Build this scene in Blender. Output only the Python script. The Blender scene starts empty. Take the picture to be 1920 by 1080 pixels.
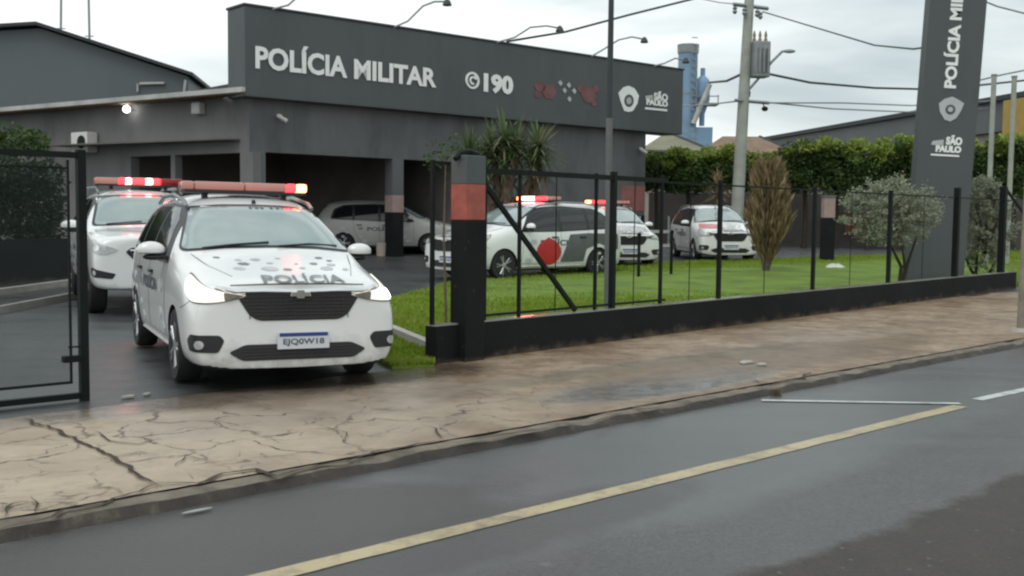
import bpy, bmesh, math, random
import numpy as np
from mathutils import Vector, Matrix, noise
from mathutils.bvhtree import BVHTree
R = math.radians
scene = bpy.context.scene
col = scene.collection
random.seed(7)
rng = np.random.default_rng(7)

# ------------------------------------------------------------------ camera
F = 2000.0                      # focal length in photo pixels (1920 wide)
CH = 1.45
PITCH = math.atan(135/2000.0)
ROLL = R(0.6)
CAM = Vector((0, 0, CH))
_f = Vector((0, math.cos(PITCH), -math.sin(PITCH)))
_u0 = Vector((0, math.sin(PITCH), math.cos(PITCH)))
_r0 = Vector((1, 0, 0))
_r = _r0*math.cos(ROLL) + _u0*math.sin(ROLL)
_u = _u0*math.cos(ROLL) - _r0*math.sin(ROLL)
cd = bpy.data.cameras.new("camera")
cam = bpy.data.objects.new("camera", cd)
col.objects.link(cam)
cam.matrix_world = Matrix(((_r.x, _u.x, -_f.x, 0), (_r.y, _u.y, -_f.y, 0), (_r.z, _u.z, -_f.z, CH), (0, 0, 0, 1)))
cd.sensor_width = 36
cd.lens = 36*F/1920
cd.clip_start = 0.05
cd.clip_end = 3000
scene.camera = cam

def ray(px, py):
    return _f*F + _r*(px-960) + _u*(540-py)
def gz(y):
    return max(0.0, (y-22)*0.02)
def G(px, py, z=0.0):
    d = ray(px, py); t = (z-CH)/d.z
    return CAM + d*t
def GL(px, py, dz=0.0):
    z = 0.0
    for _ in range(30):
        p = G(px, py, z+dz); z = gz(p.y)
    return p
def AT(px, py, Y):
    d = ray(px, py); return CAM + d*(Y/d.y)
def PL(px, py, A, d):
    """where the sight line meets the vertical plane through A along d"""
    n = Vector((-d[1], d[0], 0)); r = ray(px, py)
    t = (Vector((A[0], A[1], 0))-Vector((CAM.x, CAM.y, 0))).dot(n)/r.dot(n)
    return CAM + r*t
def V(x, y, z): return Vector((x, y, z))

# ------------------------------------------------------------------ materials
def _nt(name):
    m = bpy.data.materials.new(name); m.use_nodes = True
    nt = m.node_tree; b = nt.nodes["Principled BSDF"]
    return m, nt, b
def setin(b, **k):
    for n, v in k.items():
        n = n.replace('_', ' ')
        if n in b.inputs: b.inputs[n].default_value = v
def c4(c): return (c[0], c[1], c[2], 1)
def noise_node(nt, scale, detail=5, rough=.6, coord='Object', dist=0, vec=None):
    tc = nt.nodes.new('ShaderNodeTexCoord')
    n = nt.nodes.new('ShaderNodeTexNoise')
    n.inputs['Scale'].default_value = scale; n.inputs['Detail'].default_value = detail
    n.inputs['Roughness'].default_value = rough; n.inputs['Distortion'].default_value = dist
    nt.links.new(vec or tc.outputs[coord], n.inputs['Vector'])
    return n
def ramp(nt, fac, stops):
    r = nt.nodes.new('ShaderNodeValToRGB'); e = r.color_ramp.elements
    while len(e) < len(stops): e.new(.5)
    for i, (p, c) in enumerate(stops):
        e[i].position = p; e[i].color = c4(c) if len(c) == 3 else c
    nt.links.new(fac, r.inputs['Fac']); return r
def mixc(nt, fac, a, b, mode='MIX'):
    m = nt.nodes.new('ShaderNodeMix'); m.data_type = 'RGBA'; m.blend_type = mode
    for i, v in ((0, fac), (6, a), (7, b)):
        if hasattr(v, 'links') or hasattr(v, 'is_linked'): nt.links.new(v, m.inputs[i])
        elif i == 0: m.inputs[0].default_value = v
        else: m.inputs[i].default_value = c4(v)
    return m.outputs[2]
def math_n(nt, op, a, b=None, clamp=False):
    m = nt.nodes.new('ShaderNodeMath'); m.operation = op; m.use_clamp = clamp
    for i, v in ((0, a), (1, b)):
        if v is None: continue
        if hasattr(v, 'is_linked'): nt.links.new(v, m.inputs[i])
        else: m.inputs[i].default_value = v
    return m.outputs[0]
def bump(nt, b, h, strength=.3, dist=.02):
    n = nt.nodes.new('ShaderNodeBump'); n.inputs['Strength'].default_value = strength
    n.inputs['Distance'].default_value = dist
    nt.links.new(h, n.inputs['Height']); nt.links.new(n.outputs[0], b.inputs['Normal'])
def mat(name, c, rough=.6, metal=0, var=.15, scale=3, bmp=0, bscale=40, spec=.5, coat=0):
    m, nt, b = _nt(name)
    setin(b, Roughness=rough, Metallic=metal, Specular_IOR_Level=spec, Coat_Weight=coat, Coat_Roughness=.05)
    n = noise_node(nt, scale)
    lo = tuple(x*(1-var) for x in c); hi = tuple(min(1, x*(1+var)) for x in c)
    r = ramp(nt, n.outputs['Fac'], [(.3, lo), (.7, hi)])
    nt.links.new(r.outputs[0], b.inputs['Base Color'])
    if bmp:
        n2 = noise_node(nt, bscale); bump(nt, b, n2.outputs['Fac'], bmp)
    return m
def emit(name, c, s, base=(.3, .02, .02)):
    m, nt, b = _nt(name)
    setin(b, Base_Color=c4(base), Roughness=.15, Emission_Color=c4(c), Emission_Strength=s)
    return m
def blob(nt, pos, cx, cy, rx, ry, ang, soft=.35, wob=.5, nscale=1.2):
    """mask (1 inside) for an ellipse on the ground whose rim is made uneven by noise"""
    mp = nt.nodes.new('ShaderNodeMapping'); mp.vector_type = 'TEXTURE'
    mp.inputs['Location'].default_value = (cx, cy, 0); mp.inputs['Rotation'].default_value = (0, 0, ang)
    mp.inputs['Scale'].default_value = (rx, ry, 1000)
    nt.links.new(pos, mp.inputs['Vector'])
    l = nt.nodes.new('ShaderNodeVectorMath'); l.operation = 'LENGTH'
    nt.links.new(mp.outputs[0], l.inputs[0])
    n = noise_node(nt, nscale, 6, .65, vec=pos)
    d = math_n(nt, 'ADD', l.outputs['Value'], math_n(nt, 'MULTIPLY', math_n(nt, 'SUBTRACT', n.outputs['Fac'], .5), wob*2))
    r = nt.nodes.new('ShaderNodeMapRange'); r.inputs[1].default_value = 1-soft/2; r.inputs[2].default_value = 1+soft/2
    r.inputs[3].default_value = 1; r.inputs[4].default_value = 0
    nt.links.new(d, r.inputs[0]); return r.outputs[0]
def geopos(nt): return nt.nodes.new('ShaderNodeNewGeometry').outputs['Position']

M = {}
M['white_paint'] = mat('white_paint', (.74, .76, .75), .28, var=.03, scale=1.5, coat=.6)
def grimy_paint():
    m, nt, b = _nt('white_paint'); tcn = nt.nodes.new('ShaderNodeTexCoord'); sx = nt.nodes.new('ShaderNodeSeparateXYZ'); nt.links.new(tcn.outputs['Object'], sx.inputs[0])
    n = noise_node(nt, 6, 7, .72); n2 = noise_node(nt, 1.2, 3)
    h = math_n(nt, 'ADD', math_n(nt, 'MULTIPLY', sx.outputs['Z'], 1.1), math_n(nt, 'MULTIPLY', n.outputs['Fac'], .75))
    k = ramp(nt, h, [(.58, (.55, .55, .55)), (.86, (0, 0, 0))]).outputs[0]
    base = ramp(nt, n2.outputs['Fac'], [(.3, (.74, .755, .745)), (.7, (.80, .81, .80))]).outputs[0]
    nt.links.new(mixc(nt, k, base, (.20, .17, .14)), b.inputs['Base Color'])
    nt.links.new(math_n(nt, 'ADD', math_n(nt, 'MULTIPLY', k, .5), .2), b.inputs['Roughness'])
    setin(b, Coat_Weight=.7, Coat_Roughness=.04); return m
M['white_paint'] = grimy_paint()
M['arch'] = mat('arch_black', (.012, .012, .013), .9)
M['rubber'] = mat('rubber', (.018, .018, .019), .75, var=.3, scale=12)
M['rim'] = mat('rim_silver', (.42, .43, .44), .3, .8, var=.1)
M['black_plastic'] = mat('black_plastic', (.018, .018, .02), .45, var=.2, scale=20)
M['lens_smoke'] = mat('lens_smoke', (.16, .14, .12), .15, .3, var=.3, scale=20)
M['chrome'] = mat('chrome', (.78, .78, .77), .12, .95, var=.02)
M['glass_dark'] = mat('glass_dark', (.012, .015, .015), .07, spec=.6, var=.2)
M['decal_grey'] = mat('decal_grey', (.20, .22, .24), .35, var=.12, scale=8)
M['decal_dark'] = mat('decal_dark', (.07, .08, .10), .35, var=.12, scale=8)
M['livery_slate'] = mat('livery_slate', (.11, .115, .12), .4, var=.2)
M['decal_text'] = mat('decal_text', (.19, .20, .215), .4, var=.1)
M['decal_cell'] = mat('decal_cell', (.50, .52, .54), .4, var=.2, scale=9)
M['decal_red'] = mat('decal_red', (.50, .03, .03), .35, var=.1)
M['reflection_pink'] = mat('reflection_pink', (.60, .20, .20), .35, var=.2)  # pink of red lights reflected in white paint, as a flat colour
M['plate_white'] = mat('plate_white', (.62, .64, .68), .35, var=.05)
M['plate_blue'] = mat('plate_blue', (.02, .05, .22), .35)
M['seam'] = mat('seam', (.10, .10, .10), .7)
M['lens_off'] = mat('lens_off', (.45, .47, .47), .12, var=.35, scale=18, spec=.8)
M['head_on'] = emit('head_on', (1, .93, .78), .55, (.7, .7, .7))
M['head_core'] = emit('head_core', (1, .97, .9), 6, (.9, .9, .9))
M['bar_lens'] = emit('bar_lens', (1, .3, .2), .06, (.50, .24, .21))
M['bar_lens_off'] = mat('bar_lens_off', (.45, .16, .14), .25, var=.15)
M['bar_lit'] = emit('bar_lit', (1, .02, .025), 6)
M['bar_hot'] = emit('bar_hot', (1, .16, .06), 14)
M['hot_white'] = emit('hot_white', (1, .15, .16), 26)
M['tail'] = mat('tail_red', (.3, .01, .01), .2)

def glass_ws():
    m, nt, b = _nt('windshield_glass')
    setin(b, Roughness=.06, Specular_IOR_Level=.9, Coat_Weight=.6, Coat_Roughness=.03)
    n = noise_node(nt, 1.3, 3)
    r = ramp(nt, n.outputs['Fac'], [(.3, (.20, .27, .27)), (.7, (.32, .38, .38))])
    nt.links.new(r.outputs[0], b.inputs['Base Color'])
    return m
M['windshield'] = glass_ws()
M['metal_black'] = mat('metal_black', (.005, .009, .008), .6, 0, spec=.2, var=.3, scale=5, bmp=.1)
M['wall_grey'] = mat('wall_grey', (.125, .132, .135), .8, var=.10, scale=.5, bmp=.08)
def streaky(name, c, rough, amt=.35):
    m, nt, b = _nt(name); tcn = nt.nodes.new('ShaderNodeTexCoord'); mp = nt.nodes.new('ShaderNodeMapping'); mp.inputs['Scale'].default_value = (.7, .7, .16)
    nt.links.new(tcn.outputs['Object'], mp.inputs[0]); n = noise_node(nt, 1.2, 7, .7, vec=mp.outputs[0]); n2 = noise_node(nt, .35, 4, .6)
    f = math_n(nt, 'ADD', math_n(nt, 'MULTIPLY', n.outputs['Fac'], .6), math_n(nt, 'MULTIPLY', n2.outputs['Fac'], .4))
    nt.links.new(ramp(nt, f, [(.36, tuple(x*(1-amt) for x in c)), (.5, c), (.66, tuple(x*(1+amt*.6) for x in c))]).outputs[0], b.inputs['Base Color'])
    setin(b, Roughness=rough); n3 = noise_node(nt, 30); bump(nt, b, n3.outputs['Fac'], .08); return m
M['wall_side'] = mat('wall_light_grey', (.165, .165, .165), .85, var=.10, scale=.5, bmp=.08)
M['fascia'] = mat('fascia_grey', (.078, .098, .103), .55, var=.10, scale=.35, bmp=.04, bscale=8)
def dirty_base():
    m, nt, b = _nt('dark_base'); pos = geopos(nt); sx = nt.nodes.new('ShaderNodeSeparateXYZ'); nt.links.new(pos, sx.inputs[0])
    n = noise_node(nt, 3.5, 7, .7, vec=pos); n2 = noise_node(nt, 1.1, 4, .6, vec=pos)
    h = math_n(nt, 'ADD', math_n(nt, 'MULTIPLY', sx.outputs['Z'], 2.2), math_n(nt, 'MULTIPLY', n.outputs['Fac'], .9))
    k = ramp(nt, h, [(.40, (.75, .75, .75)), (.62, (0, 0, 0))]).outputs[0]
    base = ramp(nt, n2.outputs['Fac'], [(.3, (.006, .007, .008)), (.7, (.014, .015, .016))]).outputs[0]
    chips = ramp(nt, noise_node(nt, 14, 4, .6, vec=pos).outputs['Fac'], [(.68, (0, 0, 0)), (.72, (1, 1, 1))]).outputs[0]
    c = mixc(nt, k, base, (.11, .085, .06)); c = mixc(nt, math_n(nt, 'MULTIPLY', chips, .5), c, (.10, .10, .095))
    nt.links.new(c, b.inputs['Base Color']); setin(b, Roughness=.75, Specular_IOR_Level=.18)
    bump(nt, b, n.outputs['Fac'], .2); return m
M['wall_grey'] = streaky('wall_grey', (.118, .125, .128), .8)
M['wall_side'] = streaky('wall_light_grey', (.16, .16, .16), .85)
M['fascia'] = streaky('fascia_grey', (.074, .087, .090), .55, .16)
M['dark_base'] = mat('dark_base', (.008, .009, .010), .75, spec=.15, var=.3, scale=1.5, bmp=.15)
M['dark_base'] = dirty_base()
M['band_red'] = mat('band_red', (.36, .09, .065), .65, var=.25, scale=7)
M['band_pale'] = mat('band_pale', (.33, .24, .23), .6, var=.15, scale=4)
M['interior'] = mat('interior_dark', (.13, .115, .11), .9, var=.3, scale=.6)
M['sign_white'] = mat('sign_white', (.86, .88, .87), .5, var=.04)
M['sign_grey'] = mat('sign_grey', (.46, .48, .49), .5, var=.08)
M['sign_faded_red'] = mat('sign_faded_red', (.165, .072, .078), .6, var=.3, scale=2.2)
M['gutter'] = mat('gutter', (.42, .42, .41), .6, var=.2, scale=1.5)
M['soffit'] = mat('soffit', (.13, .08, .05), .8, var=.2)
M['gable'] = mat('gable_metal', (.10, .118, .128), .55, .0, var=.08, scale=.2)
M['gable_trim'] = mat('gable_trim', (.03, .035, .038), .6)
M['ac_white'] = mat('ac_white', (.62, .62, .60), .5, var=.06)
M['concrete_pole'] = mat('concrete_pole', (.33, .35, .31), .85, var=.18, scale=2, bmp=.2)
M['galv'] = mat('galvanised', (.28, .30, .31), .5, .4, var=.15)
M['cable'] = mat('cable', (.05, .055, .055), .7)
M['cable_pale'] = mat('cable_pale', (.28, .30, .30), .7)
M['tank_blue'] = mat('tank_blue', (.19, .31, .45), .55, var=.2, scale=.6, bmp=.1)
M['roof_tile'] = mat('roof_tile', (.22, .15, .10), .85, var=.3, scale=1.2, bmp=.4, bscale=6)
M['roof_olive'] = mat('roof_olive', (.20, .20, .13), .85, var=.2, scale=1, bmp=.3, bscale=6)
M['plaster'] = mat('plaster', (.34, .32, .27), .85, var=.12)
M['yellow'] = mat('yellow_paint', (.42, .28, .06), .6, var=.1)
M['shed_roof'] = mat('shed_roof', (.12, .13, .135), .6, var=.12, scale=.5)
M['boundary'] = mat('boundary_wall', (.085, .075, .07), .85, var=.35, scale=.7)
M['brick_red'] = mat('boundary_red', (.20, .08, .06), .85, var=.3, scale=1)
M['kerb_pale'] = mat('kerb_pale', (.36, .35, .32), .8, var=.2, scale=2, bmp=.2)
M['bark'] = mat('bark', (.12, .095, .07), .9, var=.35, scale=6, bmp=.6, bscale=18)
M['bark_dark'] = mat('bark_dark', (.035, .03, .02), .9, var=.35, scale=6, bmp=.6, bscale=18)
M['bag'] = mat('bag_white', (.55, .58, .50), .5, var=.1)
M['bucket'] = mat('bucket', (.42, .36, .32), .6, var=.1)
M['ceramic'] = mat('ceramic', (.30, .20, .14), .5)
M['flag_grey'] = mat('flagpole_grey', (.13, .14, .135), .5, .2, var=.12)
M['flag_dark'] = mat('flagpole_dark', (.035, .045, .045), .5, .2, var=.12)
M['lamp_lit'] = emit('lamp_lit', (1, 1, .95), 12, (.8, .8, .8))
M['lamp_body'] = mat('lamp_body', (.45, .45, .43), .5)

def leafmat(name, cols, rough=.55, big=1.6, amt=.5):
    m, nt, b = _nt(name)
    setin(b, Roughness=rough, Specular_IOR_Level=.3)
    oi = nt.nodes.new('ShaderNodeNewGeometry')
    n = noise_node(nt, big, 4)
    f = math_n(nt, 'ADD', math_n(nt, 'MULTIPLY', oi.outputs['Random Per Island'], .6 if amt < .6 else .35), math_n(nt, 'MULTIPLY', n.outputs['Fac'], amt))
    k = len(cols)
    r = ramp(nt, f, [(.1+.8*i/(k-1), c) for i, c in enumerate(cols)])
    nt.links.new(r.outputs[0], b.inputs['Base Color'])
    tr = nt.nodes.new('ShaderNodeBsdfTranslucent'); nt.links.new(r.outputs[0], tr.inputs[0])
    mx = nt.nodes.new('ShaderNodeMixShader'); mx.inputs[0].default_value = .3
    nt.links.new(b.outputs[0], mx.inputs[1]); nt.links.new(tr.outputs[0], mx.inputs[2])
    nt.links.new(mx.outputs[0], nt.nodes['Material Output'].inputs[0])
    return m
M['leaf_ficus'] = leafmat('leaf_ficus', [(.018, .04, .014), (.045, .085, .022), (.11, .16, .04)])
M['leaf_lit_top'] = leafmat('leaf_lit_top', [(.12, .18, .03), (.24, .32, .06), (.36, .42, .10)])  # bright crown tops: light from above put into a yellower leaf colour
M['leaf_hedge'] = leafmat('leaf_hedge', [(.012, .030, .010), (.028, .055, .017)])
M['leaf_olive'] = leafmat('leaf_olive', [(.17, .20, .13), (.28, .31, .22), (.42, .45, .35)])
M['leaf_yucca'] = leafmat('leaf_yucca', [(.05, .10, .03), (.10, .16, .06), (.24, .27, .17)])
M['leaf_dead'] = leafmat('leaf_dead', [(.10, .075, .05), (.17, .13, .09)])
M['leaf_rust'] = leafmat('leaf_rust', [(.18, .10, .065), (.17, .15, .07), (.30, .20, .12), (.44, .37, .22)])
M['grass_blade'] = leafmat('grass_blade', [(.055, .10, .012), (.10, .19, .012), (.17, .28, .018), (.26, .34, .04), (.30, .30, .09)], big=.7, amt=.9)

# ------------------------------------------------------------------ mesh builder
class MB:
    def __init__(s): s.v = []; s.f = []; s.m = []
    def face(s, idx, m=0): s.f.append(tuple(idx)); s.m.append(m)
    def poly(s, pts, m=0):
        k = len(s.v); s.v += [tuple(p) for p in pts]; s.face(range(k, k+len(pts)), m)
    def box(s, c, size, rz=0, m=0, mtx=None):
        k = len(s.v); hx, hy, hz = size[0]/2, size[1]/2, size[2]/2
        rot = Matrix.Rotation(rz, 3, 'Z')
        for dx, dy, dz in ((-1,-1,-1),(1,-1,-1),(1,1,-1),(-1,1,-1),(-1,-1,1),(1,-1,1),(1,1,1),(-1,1,1)):
            p = Vector((dx*hx, dy*hy, dz*hz)); p = (mtx @ p) if mtx else (rot @ p)
            s.v.append(tuple(p+Vector(c)))
        for q in ((0,3,2,1),(4,5,6,7),(0,1,5,4),(1,2,6,5),(2,3,7,6),(3,0,4,7)): s.face([k+i for i in q], m)
    def wallseg(s, a, b, z0, z1, th, m=0, side=0):
        """upright slab from a to b (xy), thickness th to the left (+1) / right (-1) / centred"""
        a = Vector((a[0], a[1])); b = Vector((b[0], b[1])); d = (b-a).normalized(); n = Vector((-d.y, d.x))
        o0, o1 = (-th/2, th/2) if side == 0 else ((0, th) if side > 0 else (-th, 0))
        P = [a+n*o0, b+n*o0, b+n*o1, a+n*o1]; s.prism([(p.x, p.y) for p in P], z0, z1, m)
    def prism(s, poly, z0, z1, m=0):
        k = len(s.v); n = len(poly)
        f0 = z0 if callable(z0) else (lambda x, y: z0); f1 = z1 if callable(z1) else (lambda x, y: z1)
        s.v += [(x, y, f0(x, y)) for x, y in poly] + [(x, y, f1(x, y)) for x, y in poly]
        s.face([k+i for i in range(n)][::-1], m); s.face([k+n+i for i in range(n)], m)
        for i in range(n):
            j = (i+1) % n; s.face([k+i, k+j, k+n+j, k+n+i], m)
    def tube(s, pts, r, n=8, m=0, cap=True):
        pts = [Vector(p) for p in pts]; rs = r if isinstance(r, (list, tuple)) else [r]*len(pts)
        k0 = len(s.v); prev = None
        for i, p in enumerate(pts):
            t = (pts[min(i+1, len(pts)-1)]-pts[max(i-1, 0)])
            t = t.normalized() if t.length > 1e-9 else Vector((0, 0, 1))
            a = Vector((0, 0, 1)) if abs(t.z) < .9 else Vector((1, 0, 0))
            if prev is not None: a = prev
            x = (a - t*a.dot(t)).normalized(); y = t.cross(x); prev = x
            for j in range(n):
                q = p + (x*math.cos(2*math.pi*j/n)+y*math.sin(2*math.pi*j/n))*rs[i]; s.v.append(tuple(q))
        for i in range(len(pts)-1):
            for j in range(n):
                a = k0+i*n+j; b = k0+i*n+(j+1) % n; s.face([a, b, b+n, a+n], m)
        if cap:
            s.face([k0+j for j in range(n)][::-1], m); s.face([k0+(len(pts)-1)*n+j for j in range(n)], m)
    def lathe(s, prof, axis_o, axis_d, n=24, m=0):
        """prof: (radius, along)"""
        o = Vector(axis_o); d = Vector(axis_d).normalized(); a = Vector((0, 0, 1)) if abs(d.z) < .9 else Vector((1, 0, 0))
        x = (a-d*a.dot(d)).normalized(); y = d.cross(x); k0 = len(s.v)
        for r, h in prof:
            for j in range(n):
                s.v.append(tuple(o+d*h+(x*math.cos(2*math.pi*j/n)+y*math.sin(2*math.pi*j/n))*r))
        for i in range(len(prof)-1):
            for j in range(n):
                a_ = k0+i*n+j; b_ = k0+i*n+(j+1) % n; s.face([a_, b_, b_+n, a_+n], m)
        s.face([k0+j for j in range(n)][::-1], m); s.face([k0+(len(prof)-1)*n+j for j in range(n)], m)
    def ball(s, c, r, m=0, nu=12, nv=8):
        c = Vector(c); r = r if isinstance(r, (tuple, list)) else (r, r, r); k0 = len(s.v)
        for i in range(nv+1):
            th = math.pi*i/nv
            for j in range(nu):
                ph = 2*math.pi*j/nu
                s.v.append((c.x+r[0]*math.sin(th)*math.cos(ph), c.y+r[1]*math.sin(th)*math.sin(ph), c.z+r[2]*math.cos(th)))
        for i in range(nv):
            for j in range(nu):
                a = k0+i*nu+j; b = k0+i*nu+(j+1) % nu; s.face([a, a+nu, b+nu, b], m)
    def build(s, name, mats, parent=None, smooth=False, bevel=0, local=False):
        me = bpy.data.meshes.new(name)
        vs = s.v
        if parent is not None and not local:
            inv = parent_world(parent).inverted()
            vs = [tuple(inv @ Vector(v)) for v in vs]
        me.from_pydata(vs, [], s.f)
        for m_ in (mats if isinstance(mats, (list, tuple)) else [mats]):
            me.materials.append(M[m_] if isinstance(m_, str) else m_)
        me.polygons.foreach_set('material_index', s.m)
        me.update()
        return finish(name, me, parent, smooth, bevel)
def parent_world(o):
    m = Matrix.Identity(4)
    while o is not None:
        m = o.matrix_basis @ m; o = o.parent
    return m
def finish(name, me, parent=None, smooth=False, bevel=0):
    bm = bmesh.new(); bm.from_mesh(me)
    bmesh.ops.remove_doubles(bm, verts=bm.verts, dist=1e-5)
    bmesh.ops.recalc_face_normals(bm, faces=bm.faces)
    if bevel:
        ed = [e for e in bm.edges if len(e.link_faces) == 2 and e.calc_face_angle(0) > .7]
        try: bmesh.ops.bevel(bm, geom=ed, offset=bevel, segments=2, affect='EDGES', profile=.6)
        except Exception: pass
    bm.to_mesh(me); bm.free()
    if smooth:
        me.polygons.foreach_set('use_smooth', [True]*len(me.polygons))
        try: me.set_sharp_from_angle(angle=R(40))
        except Exception: pass
    o = bpy.data.objects.new(name, me); col.objects.link(o)
    if parent is not None: o.parent = parent
    return o
def tag(o, label=None, cat=None, group=None, kind=None):
    if label: o['label'] = label
    if cat: o['category'] = cat
    if group: o['group'] = group
    if kind: o['kind'] = kind
    return o
def empty(name, loc=(0, 0, 0), rz=0, **k):
    o = bpy.data.objects.new(name, None); o.empty_display_size = .2
    o.location = loc; o.rotation_euler = (0, 0, rz); col.objects.link(o)
    return tag(o, **k)
def kids(o): return [c for c in bpy.data.objects if c.parent == o]
def copy_tree(o, parent=None, skip=()):
    c = o.copy(); col.objects.link(c); c.parent = parent
    for ch in kids(o):
        if ch.name.split('.')[0] in skip: continue
        copy_tree(ch, c, skip)
    return c

# ------------------------------------------------------------------ text
def text_geo(body, w, h, off=0.0):
    """triangulated flat text scaled to w x h, centred: (verts2d, faces)"""
    cu = bpy.data.curves.new('t', 'FONT'); cu.body = body; cu.size = 1; cu.offset = off; cu.resolution_u = 3
    ob = bpy.data.objects.new('t', cu); col.objects.link(ob)
    dg = bpy.context.evaluated_depsgraph_get(); dg.update()
    me = bpy.data.meshes.new_from_object(ob.evaluated_get(dg))
    vs = np.array([v.co[:2] for v in me.vertices]); fs = [tuple(p.vertices) for p in me.polygons]
    bpy.data.objects.remove(ob); bpy.data.curves.remove(cu); bpy.data.meshes.remove(me)
    mn = vs.min(0); mx = vs.max(0); vs = (vs-(mn+mx)/2)/(mx-mn)*np.array([w, h])
    return vs, fs
def plane_geo(mb, vs, fs, o, u, v, m=0, thick=0):
    """lay 2D geometry on plane o + a*u + b*v ; thick extrudes toward -(u x v) side walls omitted"""
    o = Vector(o); u = Vector(u); v = Vector(v); k = len(mb.v)
    for a, b in vs: mb.v.append(tuple(o+u*float(a)+v*float(b)))
    for f in fs: mb.face([k+i for i in f], m)
def solid_sheet(mb, nrm, th):
    """give a flat sheet real thickness along -nrm"""
    n = Vector(nrm)*th; k = len(mb.v)
    cnt = {}
    for f in mb.f:
        for i in range(len(f)):
            a, b = f[i], f[(i+1) % len(f)]; cnt[(a, b)] = 1
    edges = [(a, b) for (a, b) in cnt if (b, a) not in cnt]
    base = list(mb.v); fl = list(mb.f); ml = list(mb.m)
    mb.v += [tuple(Vector(p)-n) for p in base]
    for f, m_ in zip(fl, ml): mb.face([i+k for i in f][::-1], m_)
    for a, b in edges: mb.face([a, a+k, b+k, b], ml[0])

# ------------------------------------------------------------------ SKY + LIGHT
SUN_AZ, SUN_EL = R(200), R(55)
w = bpy.data.worlds.new("World"); scene.world = w; w.use_nodes = True
nt = w.node_tree; bg = nt.nodes['Background']; out = nt.nodes['World Output']
sky = nt.nodes.new('ShaderNodeTexSky'); sky.sky_type = 'NISHITA'; sky.sun_disc = False
sky.sun_elevation = SUN_EL; sky.sun_rotation = SUN_AZ; sky.air_density = 1.5; sky.dust_density = 3
nt.links.new(sky.outputs[0], bg.inputs[0]); bg.inputs[1].default_value = .08
tc = nt.nodes.new('ShaderNodeTexCoord')
mp = nt.nodes.new('ShaderNodeMapping'); mp.inputs['Scale'].default_value = (1.2, 1.2, 5.5); mp.inputs['Location'].default_value = (.35, .2, .1)
nt.links.new(tc.outputs['Generated'], mp.inputs[0])
n1 = nt.nodes.new('ShaderNodeTexNoise'); n1.inputs['Scale'].default_value = 1.7; n1.inputs['Detail'].default_value = 5; n1.inputs['Roughness'].default_value = .5
n1.inputs['Distortion'].default_value = .35
nt.links.new(mp.outputs[0], n1.inputs['Vector'])
cr = nt.nodes.new('ShaderNodeValToRGB'); e = cr.color_ramp.elements
e[0].position = .34; e[0].color = (.46, .53, .56, 1); e[1].position = .57; e[1].color = (.90, .95, .93, 1)
e.new(.46).color = (.68, .74, .75, 1)
nt.links.new(n1.outputs['Fac'], cr.inputs[0])
bg2 = nt.nodes.new('ShaderNodeBackground'); bg2.inputs[1].default_value = 1.04
nt.links.new(cr.outputs[0], bg2.inputs[0])
mx = nt.nodes.new('ShaderNodeMixShader'); mx.inputs[0].default_value = .88
nt.links.new(bg.outputs[0], mx.inputs[1]); nt.links.new(bg2.outputs[0], mx.inputs[2]); nt.links.new(mx.outputs[0], out.inputs[0])
ld = bpy.data.lights.new('sun', 'SUN'); ld.energy = .7; ld.angle = R(25); ld.color = (1, .97, .92)
lo = bpy.data.objects.new('sun', ld); col.objects.link(lo)
# light arrives from behind and left of the camera
sd = Vector((-.45, -.75, 1.35)).normalized()
lo.rotation_euler = sd.to_track_quat('Z', 'Y').to_euler()
sky.sun_rotation = math.atan2(sd.x, sd.y); sky.sun_elevation = math.asin(sd.z)
scene.view_settings.view_transform = 'Standard'; scene.view_settings.look = 'None'
scene.view_settings.exposure = 0.32; scene.view_settings.gamma = 1
scene.cycles.pixel_filter_type = 'BLACKMAN_HARRIS'
scene.cycles.filter_width = 2.3
scene.cycles.max_bounces = 6

RZ = -.06
# ------------------------------------------------------------------ ground frames
K0 = G(0, 1018, RZ); K1 = G(1920, 650, RZ)          # foot of the kerb
E = (K1-K0).to_2d().normalized(); N = Vector((-E.y, E.x))   # along the street / towards the station
EA = math.atan2(E.y, E.x)
def S(t, q, z=0.0):
    p = K0.to_2d()+E*t+N*q; return Vector((p.x, p.y, z))
def tq(p):
    d = Vector((p[0], p[1]))-K0.to_2d(); return d.dot(E), d.dot(N)
FA = G(818, 684); FB = G(1900, 543)                     # fence foot
FD = (FB-FA).to_2d().normalized(); FN = Vector((-FD.y, FD.x))

# big terrain
mb = MB(); mb.poly([(-600, -400, -.4), (600, -400, -.4), (600, 900, -.4), (-600, 900, -.4)])
M['terrain'] = mat('terrain', (.10, .11, .05), .95, var=.3, scale=.1)
tag(mb.build('ground', 'terrain'), kind='structure')

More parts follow.
